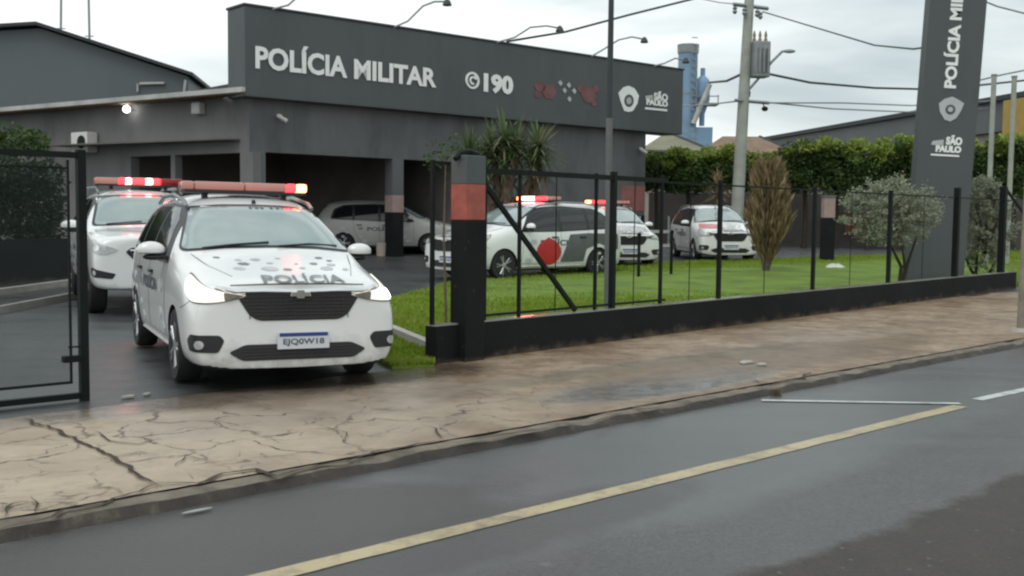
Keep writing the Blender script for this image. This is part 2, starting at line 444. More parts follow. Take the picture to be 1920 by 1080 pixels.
def asphalt(name, base, wet=.5, patches=(), strip=False):
    m, nt, b = _nt(name); pos = geopos(nt)
    n = noise_node(nt, .55, 6, .6, vec=pos); n2 = noise_node(nt, 60, 3, .7, vec=pos); n3 = noise_node(nt, 3.5, 5, .65, vec=pos)
    lo_ = tuple(x*.68 for x in base); hi_ = tuple(x*1.35 for x in base)
    c = ramp(nt, n.outputs['Fac'], [(.3, lo_), (.7, hi_)]).outputs[0]
    c = mixc(nt, .35, c, ramp(nt, n3.outputs['Fac'], [(.35, tuple(x*.6 for x in base)), (.7, tuple(x*1.5 for x in base))]).outputs[0])
    g = ramp(nt, n2.outputs['Fac'], [(.32, (.5, .5, .5)), (.68, (1.15, 1.15, 1.15))]).outputs[0]
    c = mixc(nt, 1.0, c, g, 'MULTIPLY')
    r = ramp(nt, n.outputs['Fac'], [(.25, (.62-wet*.55,)*3), (.75, (.85-wet*.6,)*3)]).outputs[0]
    rr = math_n(nt, 'ADD', r, math_n(nt, 'MULTIPLY', math_n(nt, 'SUBTRACT', n3.outputs['Fac'], .5), .35))
    mp = nt.nodes.new('ShaderNodeMapping'); mp.inputs['Rotation'].default_value = (0, 0, -EA); mp.inputs['Scale'].default_value = (.12, 1.5, 1)
    nt.links.new(pos, mp.inputs[0]); ns_ = noise_node(nt, 1.0, 6, .65, vec=mp.outputs[0])
    c = mixc(nt, .8, c, ramp(nt, ns_.outputs['Fac'], [(.3, (.55, .52, .50)), (.5, (.9, .9, .9)), (.7, (1.2, 1.22, 1.25))]).outputs[0], 'MULTIPLY')
    rr = math_n(nt, 'ADD', rr, math_n(nt, 'MULTIPLY', math_n(nt, 'SUBTRACT', ns_.outputs['Fac'], .5), .5))
    vo = nt.nodes.new('ShaderNodeTexVoronoi'); vo.inputs['Scale'].default_value = 2.2; nt.links.new(pos, vo.inputs['Vector'])
    c = mixc(nt, math_n(nt, 'MULTIPLY', ramp(nt, vo.outputs['Distance'], [(.0, (1, 1, 1)), (.045, (1, 1, 1)), (.07, (0, 0, 0))]).outputs[0], .25), c, (.25, .24, .23))
    for (cx, cy, rx, ry, ang, cc, ro, wob, ns) in patches:
        k = blob(nt, pos, cx, cy, rx, ry, ang, .3, wob, ns)
        c = mixc(nt, k, c, mixc(nt, .4, cc, c))
        mr = nt.nodes.new('ShaderNodeMix'); nt.links.new(k, mr.inputs[0]); nt.links.new(rr, mr.inputs[2]); mr.inputs[3].default_value = ro
        rr = mr.outputs[0]
    if strip:      # rough brown old asphalt beyond a ragged line along the street
        t0_, q0_ = tq(G(1400, 1085, RZ)); t1_, q1_ = tq(G(1920, 888, RZ)); sl = (q1_-q0_)/(t1_-t0_); fo = S(t0_, q0_)
        m2 = nt.nodes.new('ShaderNodeMapping'); m2.vector_type = 'TEXTURE'; m2.inputs['Location'].default_value = (fo.x, fo.y, 0); m2.inputs['Rotation'].default_value = (0, 0, EA+math.atan(sl))
        nt.links.new(pos, m2.inputs[0]); sx = nt.nodes.new('ShaderNodeSeparateXYZ'); nt.links.new(m2.outputs[0], sx.inputs[0])
        nz = noise_node(nt, 1.4, 7, .62, vec=pos)
        dd_ = math_n(nt, 'ADD', sx.outputs['Y'], math_n(nt, 'MULTIPLY', math_n(nt, 'SUBTRACT', nz.outputs['Fac'], .5), .55))
        mr_ = nt.nodes.new('ShaderNodeMapRange'); mr_.inputs[1].default_value = .045; mr_.inputs[2].default_value = -.045; nt.links.new(dd_, mr_.inputs[0])
        km = mr_.outputs[0]; oldc = mixc(nt, 1.0, mixc(nt, n3.outputs['Fac'], (.030, .024, .019), (.062, .050, .040)), g, 'MULTIPLY')
        v3 = nt.nodes.new('ShaderNodeTexVoronoi'); v3.inputs['Scale'].default_value = 9; nt.links.new(pos, v3.inputs['Vector'])
        oldc = mixc(nt, ramp(nt, v3.outputs['Distance'], [(.06, (.7, .7, .7)), (.12, (0, 0, 0))]).outputs[0], oldc, (.16, .14, .12))
        c = mixc(nt, km, c, oldc)
        mq = nt.nodes.new('ShaderNodeMix'); nt.links.new(km, mq.inputs[0]); nt.links.new(rr, mq.inputs[2]); mq.inputs[3].default_value = .62; rr = mq.outputs[0]
    nt.links.new(c, b.inputs['Base Color']); nt.links.new(rr, b.inputs['Roughness'])
    setin(b, Specular_IOR_Level=.5)
    bump(nt, b, n2.outputs['Fac'], .3, .012)
    return m

# road
mb = MB(); T0, T1 = -60, 130
mb.poly([S(T0, .05, RZ), S(T1, .05, RZ), S(T1, -14, RZ), S(T0, -14, RZ)])
A = G(1480, 1045, RZ); B = G(1900, 890, RZ)
_a = G(1250, 860, RZ); _b = G(250, 1050, RZ); _c = G(900, 1000, RZ)
M['asphalt_road'] = asphalt('asphalt_road', (.088, .089, .089), .55, strip=True, patches=((_a.x, _a.y, 5.0, .9, EA, (.10, .108, .112), .32, .5, .6), (_b.x, _b.y, 2.2, .6, EA, (.05, .045, .04), .45, .6, 1.1), (_c.x, _c.y, 1.6, .35, EA, (.05, .047, .043), .4, .7, 1.4)))
tag(mb.build('road', 'asphalt_road'), kind='structure')
# older brown resurfaced strip in the near corner
ta, qa = tq(G(1400, 1085, RZ)); tb, qb = tq(G(1920, 888, RZ))
def worn(name, c, c2, under):
    m, nt, b = _nt(name); pos = geopos(nt)
    n = noise_node(nt, 9, 6, .7, vec=pos); n2 = noise_node(nt, 1.1, 4, .6, vec=pos)
    s = math_n(nt, 'ADD', math_n(nt, 'MULTIPLY', n.outputs['Fac'], .6), math_n(nt, 'MULTIPLY', n2.outputs['Fac'], .5))
    f = ramp(nt, s, [(.40, (0, 0, 0)), (.56, (1, 1, 1))]).outputs[0]
    nt.links.new(mixc(nt, f, under, mixc(nt, n2.outputs['Fac'], c, c2)), b.inputs['Base Color'])
    setin(b, Roughness=.4)
    return m
M['line_yellow'] = worn('line_yellow', (.40, .31, .16), (.48, .42, .27), (.20, .17, .12))
M['line_white'] = worn('line_white', (.50, .52, .52), (.58, .60, .60), (.2, .21, .21))
def line(name, a, b, w0, mname, z=RZ+.004, w1=None):
    a = Vector(a[:2]); b = Vector(b[:2]); d = (b-a).normalized(); n = Vector((-d.y, d.x)); w1 = w1 or w0
    mb = MB(); L = (b-a).length; k = max(2, int(L/.12)); ls = []; rs = []
    for i in range(k+1):
        t = i/k; p = a+d*L*t; ww = (w0+(w1-w0)*t)/2
        l = ww*(1+.10*noise.noise(Vector((p.x*4, p.y*4, 1)))); r_ = ww*(1+.10*noise.noise(Vector((p.x*4, p.y*4, 9))))
        ls.append((p.x+n.x*l, p.y+n.y*l, z)); rs.append((p.x-n.x*r_, p.y-n.y*r_, z))
    mb.v = ls+rs
    for i in range(k): mb.face([i, k+1+i, k+2+i, i+1])
    return tag(mb.build(name, mname), kind='structure')
Y0 = G(520, 1078, RZ); Y1 = G(1800, 762, RZ); yd = (Y1-Y0).to_2d().normalized()
line('lane_line', (Y0.to_2d()-yd*12), Y1.to_2d(), .125, 'line_yellow')
line('bay_line', G(1428, 752, RZ), G(1800, 758, RZ), .07, 'line_white', RZ+.008)
D0 = G(1832, 750, RZ); D1 = G(1935, 728, RZ)
line('lane_dash', D0, D1, .10, 'line_white')
dd = (D1-D0).to_2d(); line('lane_dash', D0.to_2d()+dd*2.6, D0.to_2d()+dd*4, .10, 'line_white')

# parking lot (rises gently towards the building)
L0 = G(0, 788); L1 = G(1900, 545)
LD = (L1-L0).to_2d().normalized(); LN = Vector((-LD.y, LD.x))
mb = MB(); nu, nv = 60, 50
for j in range(nv+1):
    for i in range(nu+1):
        p = L0.to_2d()+LD*(-45+i*2.6)+LN*(-.4+j*2.0)
        mb.v.append((p.x, p.y, gz(p.y)))
for j in range(nv):
    for i in range(nu):
        a = j*(nu+1)+i; mb.face([a, a+1, a+nu+2, a+nu+1])
pp = G(470, 735)
M['asphalt_lot'] = asphalt('asphalt_lot', (.060, .066, .066), .62)
tag(mb.build('parking_lot', 'asphalt_lot', smooth=True), kind='structure')

# pavement slab
def pavement_mat():
    m, nt, b = _nt('pavement'); pos = geopos(nt)
    n = noise_node(nt, .45, 6, .6, vec=pos); n2 = noise_node(nt, 2.6, 6, .7, vec=pos); n3 = noise_node(nt, 45, 3, .7, vec=pos)
    c = ramp(nt, n.outputs['Fac'], [(.32, (.25, .175, .108)), (.5, (.335, .255, .172)), (.68, (.39, .32, .235))]).outputs[0]
    c = mixc(nt, .75, c, ramp(nt, n2.outputs['Fac'], [(.28, (.40, .34, .28)), (.5, (.85, .82, .8)), (.72, (1.1, 1.08, 1.05))]).outputs[0], 'MULTIPLY')
    c = mixc(nt, .5, c, ramp(nt, n3.outputs['Fac'], [(.3, (.7, .7, .7)), (.7, (1.05, 1.05, 1.05))]).outputs[0], 'MULTIPLY')
    # wet / stained places
    rr = ramp(nt, n.outputs['Fac'], [(.3, (.38,)*3), (.7, (.72,)*3)]).outputs[0]
    def spot(px, py, rx, ry, cc, ro, wob=.45, ns=1.3, mixk=.6):
        nonlocal c, rr
        p = G(px, py); k = blob(nt, pos, p.x, p.y, rx, ry, EA, .45, wob, ns)
        k = math_n(nt, 'MULTIPLY', k, mixk)
        c = mixc(nt, k, c, cc)
        mr = nt.nodes.new('ShaderNodeMix'); nt.links.new(k, mr.inputs[0]); nt.links.new(rr, mr.inputs[2]); mr.inputs[3].default_value = ro
        rr = mr.outputs[0]
    spot(470, 735, 1.9, .55, (.07, .06, .055), .12, .5, 1.4, .85)          # wet ground under and beside the car
    spot(760, 700, .9, .5, (.10, .085, .07), .1, .5, 1.4, .7)
    spot(640, 760, 1.6, .55, (.17, .13, .11), .25, .5, 1.2, .7)
    spot(880, 775, 1.0, .5, (.22, .16, .11), .3, .6, 1.6, .7)
    spot(1060, 770, .9, .5, (.26, .19, .11), .35, .6, 1.8, .7)
    spot(1260, 718, 1.5, .42, (.17, .175, .18), .05, .3, 1.2, .95)        # puddle
    spot(1480, 670, 3.0, .55, (.15, .10, .055), .45, .4, 1.0, .8)          # mud
    spot(1560, 632, 4.5, .35, (.26, .20, .15), .4, .4, 1.0, .5)
    spot(1180, 690, 3.0, .22, (.13, .11, .06), .5, .6, 1.6, .7)
    # crack network, strongest at the left
    wv = nt.nodes.new('ShaderNodeTexNoise'); wv.inputs['Scale'].default_value = 1.7; wv.inputs['Detail'].default_value = 5
    nt.links.new(pos, wv.inputs['Vector'])
    ad = nt.nodes.new('ShaderNodeVectorMath'); ad.operation = 'MULTIPLY_ADD'
    nt.links.new(wv.outputs['Color'], ad.inputs[0]); ad.inputs[1].default_value = (.75, .75, 0); nt.links.new(pos, ad.inputs[2])
    vo = nt.nodes.new('ShaderNodeTexVoronoi'); vo.feature = 'DISTANCE_TO_EDGE'; vo.inputs['Scale'].default_value = 3.1; vo.inputs['Randomness'].default_value = 1
    nt.links.new(ad.outputs[0], vo.inputs['Vector'])
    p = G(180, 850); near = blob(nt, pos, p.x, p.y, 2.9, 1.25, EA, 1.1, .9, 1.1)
    gate = ramp(nt, noise_node(nt, 2.2, 3, .6, vec=pos).outputs['Fac'], [(.47, (0, 0, 0)), (.56, (1, 1, 1))]).outputs[0]
    ln = ramp(nt, vo.outputs['Distance'], [(.0, (1, 1, 1)), (.008, (.8, .8, .8)), (.026, (0, 0, 0))]).outputs[0]
    k = math_n(nt, 'MULTIPLY', math_n(nt, 'MULTIPLY', ln, gate), math_n(nt, 'ADD', math_n(nt, 'MULTIPLY', near, .85), .05), True)
    vo2 = nt.nodes.new('ShaderNodeTexVoronoi'); vo2.feature = 'DISTANCE_TO_EDGE'; vo2.inputs['Scale'].default_value = 1.35
    nt.links.new(ad.outputs[0], vo2.inputs['Vector'])
    ln2 = ramp(nt, vo2.outputs['Distance'], [(.0, (1, 1, 1)), (.008, (1, 1, 1)), (.020, (0, 0, 0))]).outputs[0]
    g2 = ramp(nt, noise_node(nt, .9, 3, .6, vec=pos).outputs['Fac'], [(.40, (0, 0, 0)), (.48, (1, 1, 1))]).outputs[0]
    k2 = math_n(nt, 'MULTIPLY', math_n(nt, 'MULTIPLY', ln2, g2), math_n(nt, 'ADD', math_n(nt, 'MULTIPLY', near, .9), .12), True)
    brk = ramp(nt, noise_node(nt, 7, 4, .7, vec=pos).outputs['Fac'], [(.40, (.15, .15, .15)), (.58, (.95, .95, .95))]).outputs[0]
    k = math_n(nt, 'MULTIPLY', math_n(nt, 'MAXIMUM', k, k2), brk)
    tone = ramp(nt, noise_node(nt, 6, 5, .7, vec=pos).outputs['Fac'], [(.35, (.62, .56, .50)), (.5, (.95, .94, .92)), (.66, (1.12, 1.1, 1.08))]).outputs[0]
    c = mixc(nt, .9, c, tone, 'MULTIPLY')
    blot = ramp(nt, noise_node(nt, 1.15, 6, .68, vec=pos, dist=.6).outputs['Fac'], [(.42, (.62, .53, .44)), (.52, (1, 1, 1))]).outputs[0]
    c = mixc(nt, .75, c, blot, 'MULTIPLY')
    c = mixc(nt, k, c, (.05, .032, .02))
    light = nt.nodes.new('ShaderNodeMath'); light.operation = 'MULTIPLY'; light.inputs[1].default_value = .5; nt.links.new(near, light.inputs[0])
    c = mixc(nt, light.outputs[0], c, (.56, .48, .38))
    c = mixc(nt, k, c, (.06, .04, .025))
    nt.links.new(c, b.inputs['Base Color']); nt.links.new(rr, b.inputs['Roughness'])
    h = math_n(nt, 'SUBTRACT', math_n(nt, 'ADD', math_n(nt, 'MULTIPLY', n2.outputs['Fac'], .6), math_n(nt, 'MULTIPLY', n3.outputs['Fac'], .12)), math_n(nt, 'MULTIPLY', k, .6))
    bump(nt, b, h, .35, .03)
    return m
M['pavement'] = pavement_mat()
mb = MB(); nt_ = 400
def pave_back(t):     # uneven back edge of the concrete
    q0 = tq(L0)[1]; q1 = tq(L1)[1]; t0 = tq(L0)[0]; t1 = tq(L1)[0]
    q = q0+(q1-q0)*(t-t0)/(t1-t0)
    ta_, qa_ = tq(FA); tb_, qb_ = tq(FB)
    if t > ta_: return qa_+(qb_-qa_)*(t-ta_)/(tb_-ta_)+.05
    return q+.09*noise.noise(Vector((t*.8, 0, 5)))+.035*noise.noise(Vector((t*4, 2, 5)))
ts = [-12+i*(60/nt_) for i in range(nt_+1)]
rows = 7
for t in ts:
    qb_ = pave_back(t)
    for j in range(rows):
        q = .17+(qb_-.17)*j/(rows-1)
        p = S(t, q); zz = .004+(.012*noise.noise(Vector((p.x*.7, p.y*.7, 0))) if 0 < j < rows-1 else 0)
        mb.v.append((p.x, p.y, max(.002, zz)))
for i in range(nt_):
    for j in range(rows-1):
        a = i*rows+j; mb.face([a, a+1, a+rows+1, a+rows])
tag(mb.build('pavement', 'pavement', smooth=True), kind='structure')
# extend pavement far both ways, coarse
mb = MB()
for ta_, tb_ in ((-60, -12), (48, 130)):
    mb.poly([S(ta_, .17, .002), S(tb_, .17, .002), S(tb_, max(3.2, pave_back(tb_)), .002), S(ta_, max(2.2, pave_back(ta_)), .002)])
tag(mb.build('pavement', 'pavement'), kind='structure')

# broken kerb
def kerbmat():
    m, nt, b = _nt('kerb_worn'); pos = geopos(nt)
    n = noise_node(nt, 5, 6, .7, vec=pos); n1 = noise_node(nt, .8, 4, .6, vec=pos)
    f = math_n(nt, 'ADD', math_n(nt, 'MULTIPLY', n.outputs['Fac'], .6), math_n(nt, 'MULTIPLY', n1.outputs['Fac'], .4))
    c = ramp(nt, f, [(.36, (.012, .009, .007)), (.54, (.04, .03, .022)), (.70, (.16, .13, .10))]).outputs[0]
    nt.links.new(c, b.inputs['Base Color']); setin(b, Roughness=.6)
    bump(nt, b, n.outputs['Fac'], .6, .04); return m
M['kerb_worn'] = kerbmat()
M['kerb_top'] = mat('kerb_top', (.15, .125, .095), .7, var=.5, scale=4, bmp=.5, bscale=14)
mb = MB(); nk = 900; prof_n = 7
for i in range(nk+1):
    t = -12+i*(60/nk)
    def nn(s_, k_): return noise.noise(Vector((t*s_, k_, 0)))
    er = max(0, nn(1.3, 4)+.15)*.06+.02*nn(7, 2)+.02*abs(nn(14, 6))
    top = .004+.010*nn(5, 1)-max(0, nn(2.1, 7)-.1)*.05
    gap = -.05-.03*nn(6, 3) if nn(.9, 11) > -.45 else -.01
    q7 = [(.20+.03*nn(6, 9), .002), (.165+.03*nn(8, 10), gap), (.14+.02*nn(8, 12), top*.6), (.07+.02*nn(5, 13), top), (.02+er*.8, top-.012), (.00+er*.5, -.04+.01*nn(9, 5)), (-.02+.015*nn(6, 8), RZ-.01)]
    for q, z in q7: mb.v.append(tuple(S(t, q, z)))
for i in range(nk):
    for j in range(prof_n-1):
        a = i*prof_n+j; mb.face([a, a+1, a+prof_n+1, a+prof_n], 1 if j in (2, 3) else 0)
tag(mb.build('kerb', ['kerb_worn', 'kerb_top'], smooth=True), kind='structure')
mb = MB()
for ta_, tb_ in ((-60, -12), (48, 130)):
    a = S(ta_, .09); b_ = S(tb_, .09); mb.wallseg(a, b_, -.2, .01, .18)
tag(mb.build('kerb', 'kerb_worn'), kind='structure')

# big open cracks in the slab (dirt-filled ribbons), drawn as ground polylines
M['crack_dirt'] = mat('crack_dirt', (.045, .032, .022), .9, var=.4, scale=8)
def crack(pts, wd, seed):
    mb = MB(); P = [G(x, y).to_2d() for x, y in pts]; fine = []
    for a, b in zip(P, P[1:]):
        L = (b-a).length; k = max(2, int(L/.05))
        for i in range(k): fine.append(a+(b-a)*i/k)
    fine.append(P[-1]); out = []
    for i, p in enumerate(fine):
        d = (fine[min(i+1, len(fine)-1)]-fine[max(i-1, 0)]).normalized(); n = Vector((-d.y, d.x))
        jit = .035*noise.noise(Vector((i*.33, seed, 0)))+.02*noise.noise(Vector((i*.9, seed, 4)))
        ww = wd*(.35+.9*abs(noise.noise(Vector((i*.21, seed, 7))))+.25)*min(1, min(i, len(fine)-1-i)/4+.15)
        out.append((p+n*(jit+ww/2), p+n*(jit-ww/2)))
    for a, b in out: mb.v += [(a.x, a.y, .0165), (b.x, b.y, .0165)]
    for i in range(len(out)-1): mb.face([2*i, 2*i+1, 2*i+3, 2*i+2])
    tag(mb.build('pavement_crack', 'crack_dirt'), kind='structure')
CR = [([(40, 788), (95, 805), (150, 832), (215, 862), (262, 897), (292, 912)], .034),
      ([(292, 912), (370, 910), (420, 893), (480, 884), (520, 898), (575, 882), (650, 870), (700, 852), (760, 842), (830, 830)], .032),
      ([(292, 912), (240, 930), (190, 950), (120, 962), (60, 985), (0, 1000)], .03),
      ([(10, 975), (14, 955), (40, 945), (80, 950)], .02), ([(66, 970), (70, 950), (60, 935)], .015),
      ([(180, 812), (210, 830), (260, 836), (300, 826)], .018), ([(215, 862), (262, 852), (300, 858)], .015),
      ([(330, 880), (350, 860), (400, 868)], .014), ([(600, 800), (640, 812), (655, 830)], .012),
      ([(850, 835), (930, 822), (985, 812), (1040, 805)], .03), ([(1060, 800), (1110, 796), (1160, 780)], .02),
      ([(790, 800), (815, 806), (825, 825)], .02), ([(1170, 765), (1215, 772), (1255, 764)], .025),
      ([(1395, 712), (1440, 722), (1500, 712), (1520, 700)], .03)]
for i, (p_, w_) in enumerate(CR): crack(p_, w_, i*3.7)
# a few loose stones along the kerb and by the gate
def stones(name, label, spots, mname):
    for i, (x, y, r_) in enumerate(spots):
        p = G(x, y); mb = MB(); rr = random.Random(i*7+len(label)); mb.prism([(r_*rr.uniform(.6, 1.3)*math.cos(k*.9), r_*.7*rr.uniform(.5, 1.2)*math.sin(k*.9)) for k in range(7)], 0, .012)
        o = mb.build(name, mname); o.location = (p.x, p.y, .01); o.rotation_euler = (0, 0, rr.uniform(0, 6))
        tag(o, label[i] if isinstance(label, (list, tuple)) else label, 'debris')
stones('broken_slab', ['flat pale piece of broken concrete lying on the muddy pavement, left one of two',
                       'flat pale piece of broken concrete lying on the muddy pavement, right one of two'],
       [(1398, 682, .12), (1428, 686, .08)], 'kerb_pale')
stones('paper_scrap', ['pale scrap on the wet driveway beside the open gate, left of two',
                       'small pale scrap on the wet driveway in front of the white car, right of two'],
       [(240, 747, .06), (275, 742, .04)], 'concrete_pole')
o = G(370, 962, RZ)
mb = MB(); mb.ball((0, 0, .01), (.09, .016, .005), nu=10, nv=5); ob = mb.build('paper_scrap', 'concrete_pole'); ob.location = (o.x, o.y, RZ+.004); ob.rotation_euler = (0, 0, EA)
tag(ob, 'narrow pale scrap lying in the gutter below the cracked kerb', 'debris')
o = G(1455, 742, RZ)
mb = MB()
for k in range(60):
    a = random.uniform(0, 6.28); r_ = random.uniform(0, .05); h = random.uniform(.03, .09); q = V(r_*math.cos(a), r_*math.sin(a), 0); d = V(random.uniform(-.04, .04), random.uniform(-.04, .04), h)
    mb.poly([q, q+V(.008, 0, 0), q+d])
ob = mb.build('weed', 'leaf_dead'); ob.location = (o.x, o.y, RZ); tag(ob, 'small dry weed growing in the gutter below the kerb', 'weed')

# ------------------------------------------------------------------ lawn
LZ = .07
lawn_px = [(905, 612), (1130, 590), (1350, 575), (1530, 562), (1700, 552), (1860, 540), (1990, 532), (1990, 486), (1720, 491), (1500, 497), (1200, 503), (1000, 518), (860, 527), (725, 562), (660, 580), (725, 612), (812, 648)]
lp = []
for i, (x, y) in enumerate(lawn_px):
    p = G(x, y, LZ) if i > 6 or True else None; lp.append(p.to_2d())
# the front edge runs right along the inner face of the fence wall
ff = [(FA.to_2d()+FD*t+FN*.16) for t in (0, 5, 10, 15, 22)]
lp = ff + [lp[i] for i in range(7, 17)]
mb = MB(); mb.prism([(p.x, p.y) for p in lp], lambda x, y: gz(y)-.02, lambda x, y: gz(y)+LZ)
M['lawn_base'] = mat('lawn_base', (.11, .18, .015), .9, var=.35, scale=1.2, bmp=.5, bscale=30)
tag(mb.build('lawn', 'lawn_base'), kind='structure')
def inpoly(x, y, P):
    c = False; j = len(P)-1
    for i in range(len(P)):
        if ((P[i][1] > y) != (P[j][1] > y)) and (x < (P[j][0]-P[i][0])*(y-P[i][1])/(P[j][1]-P[i][1])+P[i][0]): c = not c
        j = i
    return c
def grass(P, z0, n, name):
    xs = [p[0] for p in P]; ys = [p[1] for p in P]; vs = []; fs = []
    cnt = 0
    while cnt < n:
        x = random.uniform(min(xs), max(xs)); y = min(ys)+(max(ys)-min(ys))*random.random()**1.5
        if not inpoly(x, y, P): continue
        k = len(vs); h = random.uniform(.03, .075)*(1+.4*noise.noise(Vector((x*.9, y*.9, 0)))); a = random.uniform(0, math.pi); ww = .012+y*.0006
        dx, dy = math.cos(a)*ww, math.sin(a)*ww; z = z0+gz(y)-.003
        vs += [(x-dx, y-dy, z), (x+dx, y+dy, z), (x+random.uniform(-.03, .03), y+random.uniform(-.03, .03), z+h)]; fs.append((k, k+1, k+2)); cnt += 1
    me = bpy.data.meshes.new(name); me.from_pydata(vs, [], fs); me.materials.append(M['grass_blade'])
    o = bpy.data.objects.new(name, me); col.objects.link(o)
    return o
tag(grass([(p.x, p.y) for p in lp], LZ, 110000, 'grass'), 'short green lawn grass behind the black fence', 'grass', kind='stuff')
# small grass wedge outside the kerb beside the driveway
gw = [G(x, y) for x, y in ((700, 628), (806, 652), (818, 672), (814, 688), (735, 692), (690, 670))]
mb = MB(); mb.prism([(p.x, p.y) for p in gw], -.02, .03); tag(mb.build('grass_verge', 'lawn_base'), kind='structure')
tag(grass([(p.x, p.y) for p in gw], .03, 6000, 'grass'), 'small wedge of grass between the driveway and the fence end', 'grass', kind='stuff')
# kerb beside the lawn
kk = [G(x, y, .1) for x, y in ((640, 578), (725, 613), (816, 651))]
mb = MB()
for a, b_ in zip(kk, kk[1:]): mb.wallseg(a, b_, -.02, .14, .10)
tag(mb.build('kerb', 'kerb_pale'), kind='structure')

# ------------------------------------------------------------------ fence
fence = empty('metal_fence', FA, 0, label='black metal fence on a low dark wall between lawn and pavement', cat='fence')
def FP(t, q=0, z=0):
    p = FA.to_2d()+FD*t+FN*q; return Vector((p.x, p.y, z))
def ft(px):       # distance along the fence at a photo column
    y = 684+(543-684)*(px-818)/(1900-818); return (PL(px, y, FA, FD)-FA).to_2d().dot(FD)
TE = ft(1905)
M['wet_top'] = mat('wet_top', (.30, .32, .27), .12, var=.2, scale=2, spec=.7)
mb = MB(); mb.wallseg(FP(0), FP(TE), -.05, .37, .16, side=1)
mb.build('low_wall', 'dark_base', fence, bevel=.006)
mb = MB(); mb.wallseg(FP(-.0, .012), FP(TE, .012), .372, .384, .136, side=1); mb.build('wall_cap', 'wet_top', fence)
def bar(a, b_, r_, name='rail', m='metal_black', n=4):
    mb = MB(); mb.tube([a, b_], r_, n=n); return mb.build(name, m, fence)
def sq(name, t, w_, z0, z1):
    mb = MB(); p = FP(t, .08); mb.box((p.x, p.y, (z0+z1)/2), (w_, w_, z1-z0), rz=math.atan2(FD.y, FD.x)); return mb.build(name, 'metal_black', fence, bevel=.004)
def ztop(px, py):
    return PL(px, py, FP(0, .08), FD).z
for px, w_, py in ((820, .05, 300), (916, .06, 312), (982, .045, 320), (1124, .045, 325), (1156, .085, 322), (1246, .05, 330), (1355, .07, 338), (1531, .07, 350), (1672, .085, 357), (1796, .14, 352), (1882, .17, 350)):
    sq('post', ft(px), w_*.74, .384, ztop(px, py))
z1_ = ztop(905, 320); z2_ = ztop(1255, 330)
def flat(t0, t1, z0, z1, h, th=.045):
    mb = MB(); a = FP(t0, .08); b_ = FP(t1, .08); d = (V(b_.x, b_.y, z1)-V(a.x, a.y, z0)); L = d.length; x = d.normalized(); yv = V(-FD.y, FD.x, 0); zv = x.cross(yv)
    mtx = Matrix((x, yv, zv)).transposed(); mb.box((V(a.x, a.y, z0)+V(b_.x, b_.y, z1))/2, (L, th, h), mtx=mtx); return mb
flat(ft(905), ft(1255), z1_, z1_, .055).build('rail', 'metal_black', fence)
flat(ft(1255), TE, z1_-.02, z1_-.02, .022, .022).build('rail', 'metal_black', fence)
flat(ft(818), ft(850), ztop(820, 305), ztop(820, 305), .03, .03).build('rail', 'metal_black', fence)
flat(ft(905), ft(1088), z1_-.05, .40, .05, .035).build('brace', 'metal_black', fence)
flat(ft(1884), ft(1990), ztop(1884, 352), .55, .05, .04).build('brace', 'metal_black', fence)
flat(ft(905), ft(1255), .43, .43, .025, .025).build('rail', 'metal_black', fence)
# vertical thin wires that barely show
mb = MB()
for px in (1050, 1196, 1300, 1440, 1600, 1735):
    a = FP(ft(px), .08, .40); b_ = FP(ft(px), .08, z1_-.03); mb = MB(); mb.tube([a, b_], .006, n=4); mb.build('wire', 'metal_black', fence)

# gate pillar
pt = (ft(848)+ft(908))/2; pw = (ft(908)-ft(848))*.60
pc = FP(pt, .02)
gp = empty('gate_pillar', (pc.x, pc.y, 0), 0, label='square dark grey gate pillar with a red band and curved cap in the fence', cat='pillar')
ra = math.atan2(FD.y, FD.x)
pz = lambda y: AT(877, y, pc.y).z
mb = MB(); mb.box((pc.x, pc.y, pz(412)/2-.02), (pw, .22, pz(412)+.04), ra); mb.build('lower_shaft', 'dark_base', gp, bevel=.01)
mb = MB(); mb.box((pc.x, pc.y, (pz(412)+pz(346))/2), (pw-.004, .216, pz(346)-pz(412)), ra); mb.build('band', 'band_red', gp, bevel=.004)
mb = MB(); mb.box((pc.x, pc.y, (pz(346)+pz(292))/2), (pw, .22, pz(292)-pz(346)), ra); mb.build('upper_shaft', 'fascia', gp, bevel=.01)
mb = MB(); mb.tube([(pc.x-FD.x*(pw/2+.05), pc.y-FD.y*(pw/2+.05), pz(300)), (pc.x-FD.x*pw*.4, pc.y-FD.y*pw*.4, pz(288)), (pc.x, pc.y, pz(284)), (pc.x+FD.x*pw*.4, pc.y+FD.y*pw*.4, pz(288)), (pc.x+FD.x*(pw/2+.03), pc.y+FD.y*(pw/2+.03), pz(297))], .03, n=6)
mb.build('cap', 'metal_black', gp, smooth=True)

# sliding gate at the left
gA = G(166, 750); gdir = (G(166, 750)-G(-20, 770)).to_2d().normalized()
gt = empty('sliding_gate', gA, 0, label='open black metal sliding gate at the left of the driveway', cat='gate')
gT = AT(152, 286, gA.y).z
def GP(t, z): p = gA.to_2d()-gdir*t; return V(p.x, p.y, z)
def gbox(t0, t1, z0, z1, th, name='frame', m='metal_black'):
    mb = MB(); mb.wallseg(GP(t0, 0), GP(t1, 0), z0, z1, th); return mb.build(name, m, gt)
gbox(0, .062, .0, gT+.02, .06, 'gate_post')
GLn = 3.2
gbox(.062, GLn, gT-.045, gT, .045, 'top_rail'); gbox(.062, GLn, .02, .065, .05, 'bottom_rail')
gbox(.12, GLn, .14, .16, .02, 'mid_rail'); gbox(.12, .135, .16, gT-.06, .02, 'stile')
gbox(.135, GLn, gT-.13, gT-.115, .015, 'mid_rail')
mb = MB(); p = GP(.11, .33); mb.box(p, (.16, .06, .05), math.atan2(gdir.y, gdir.x)); mb.build('latch', 'metal_black', gt, bevel=.005)
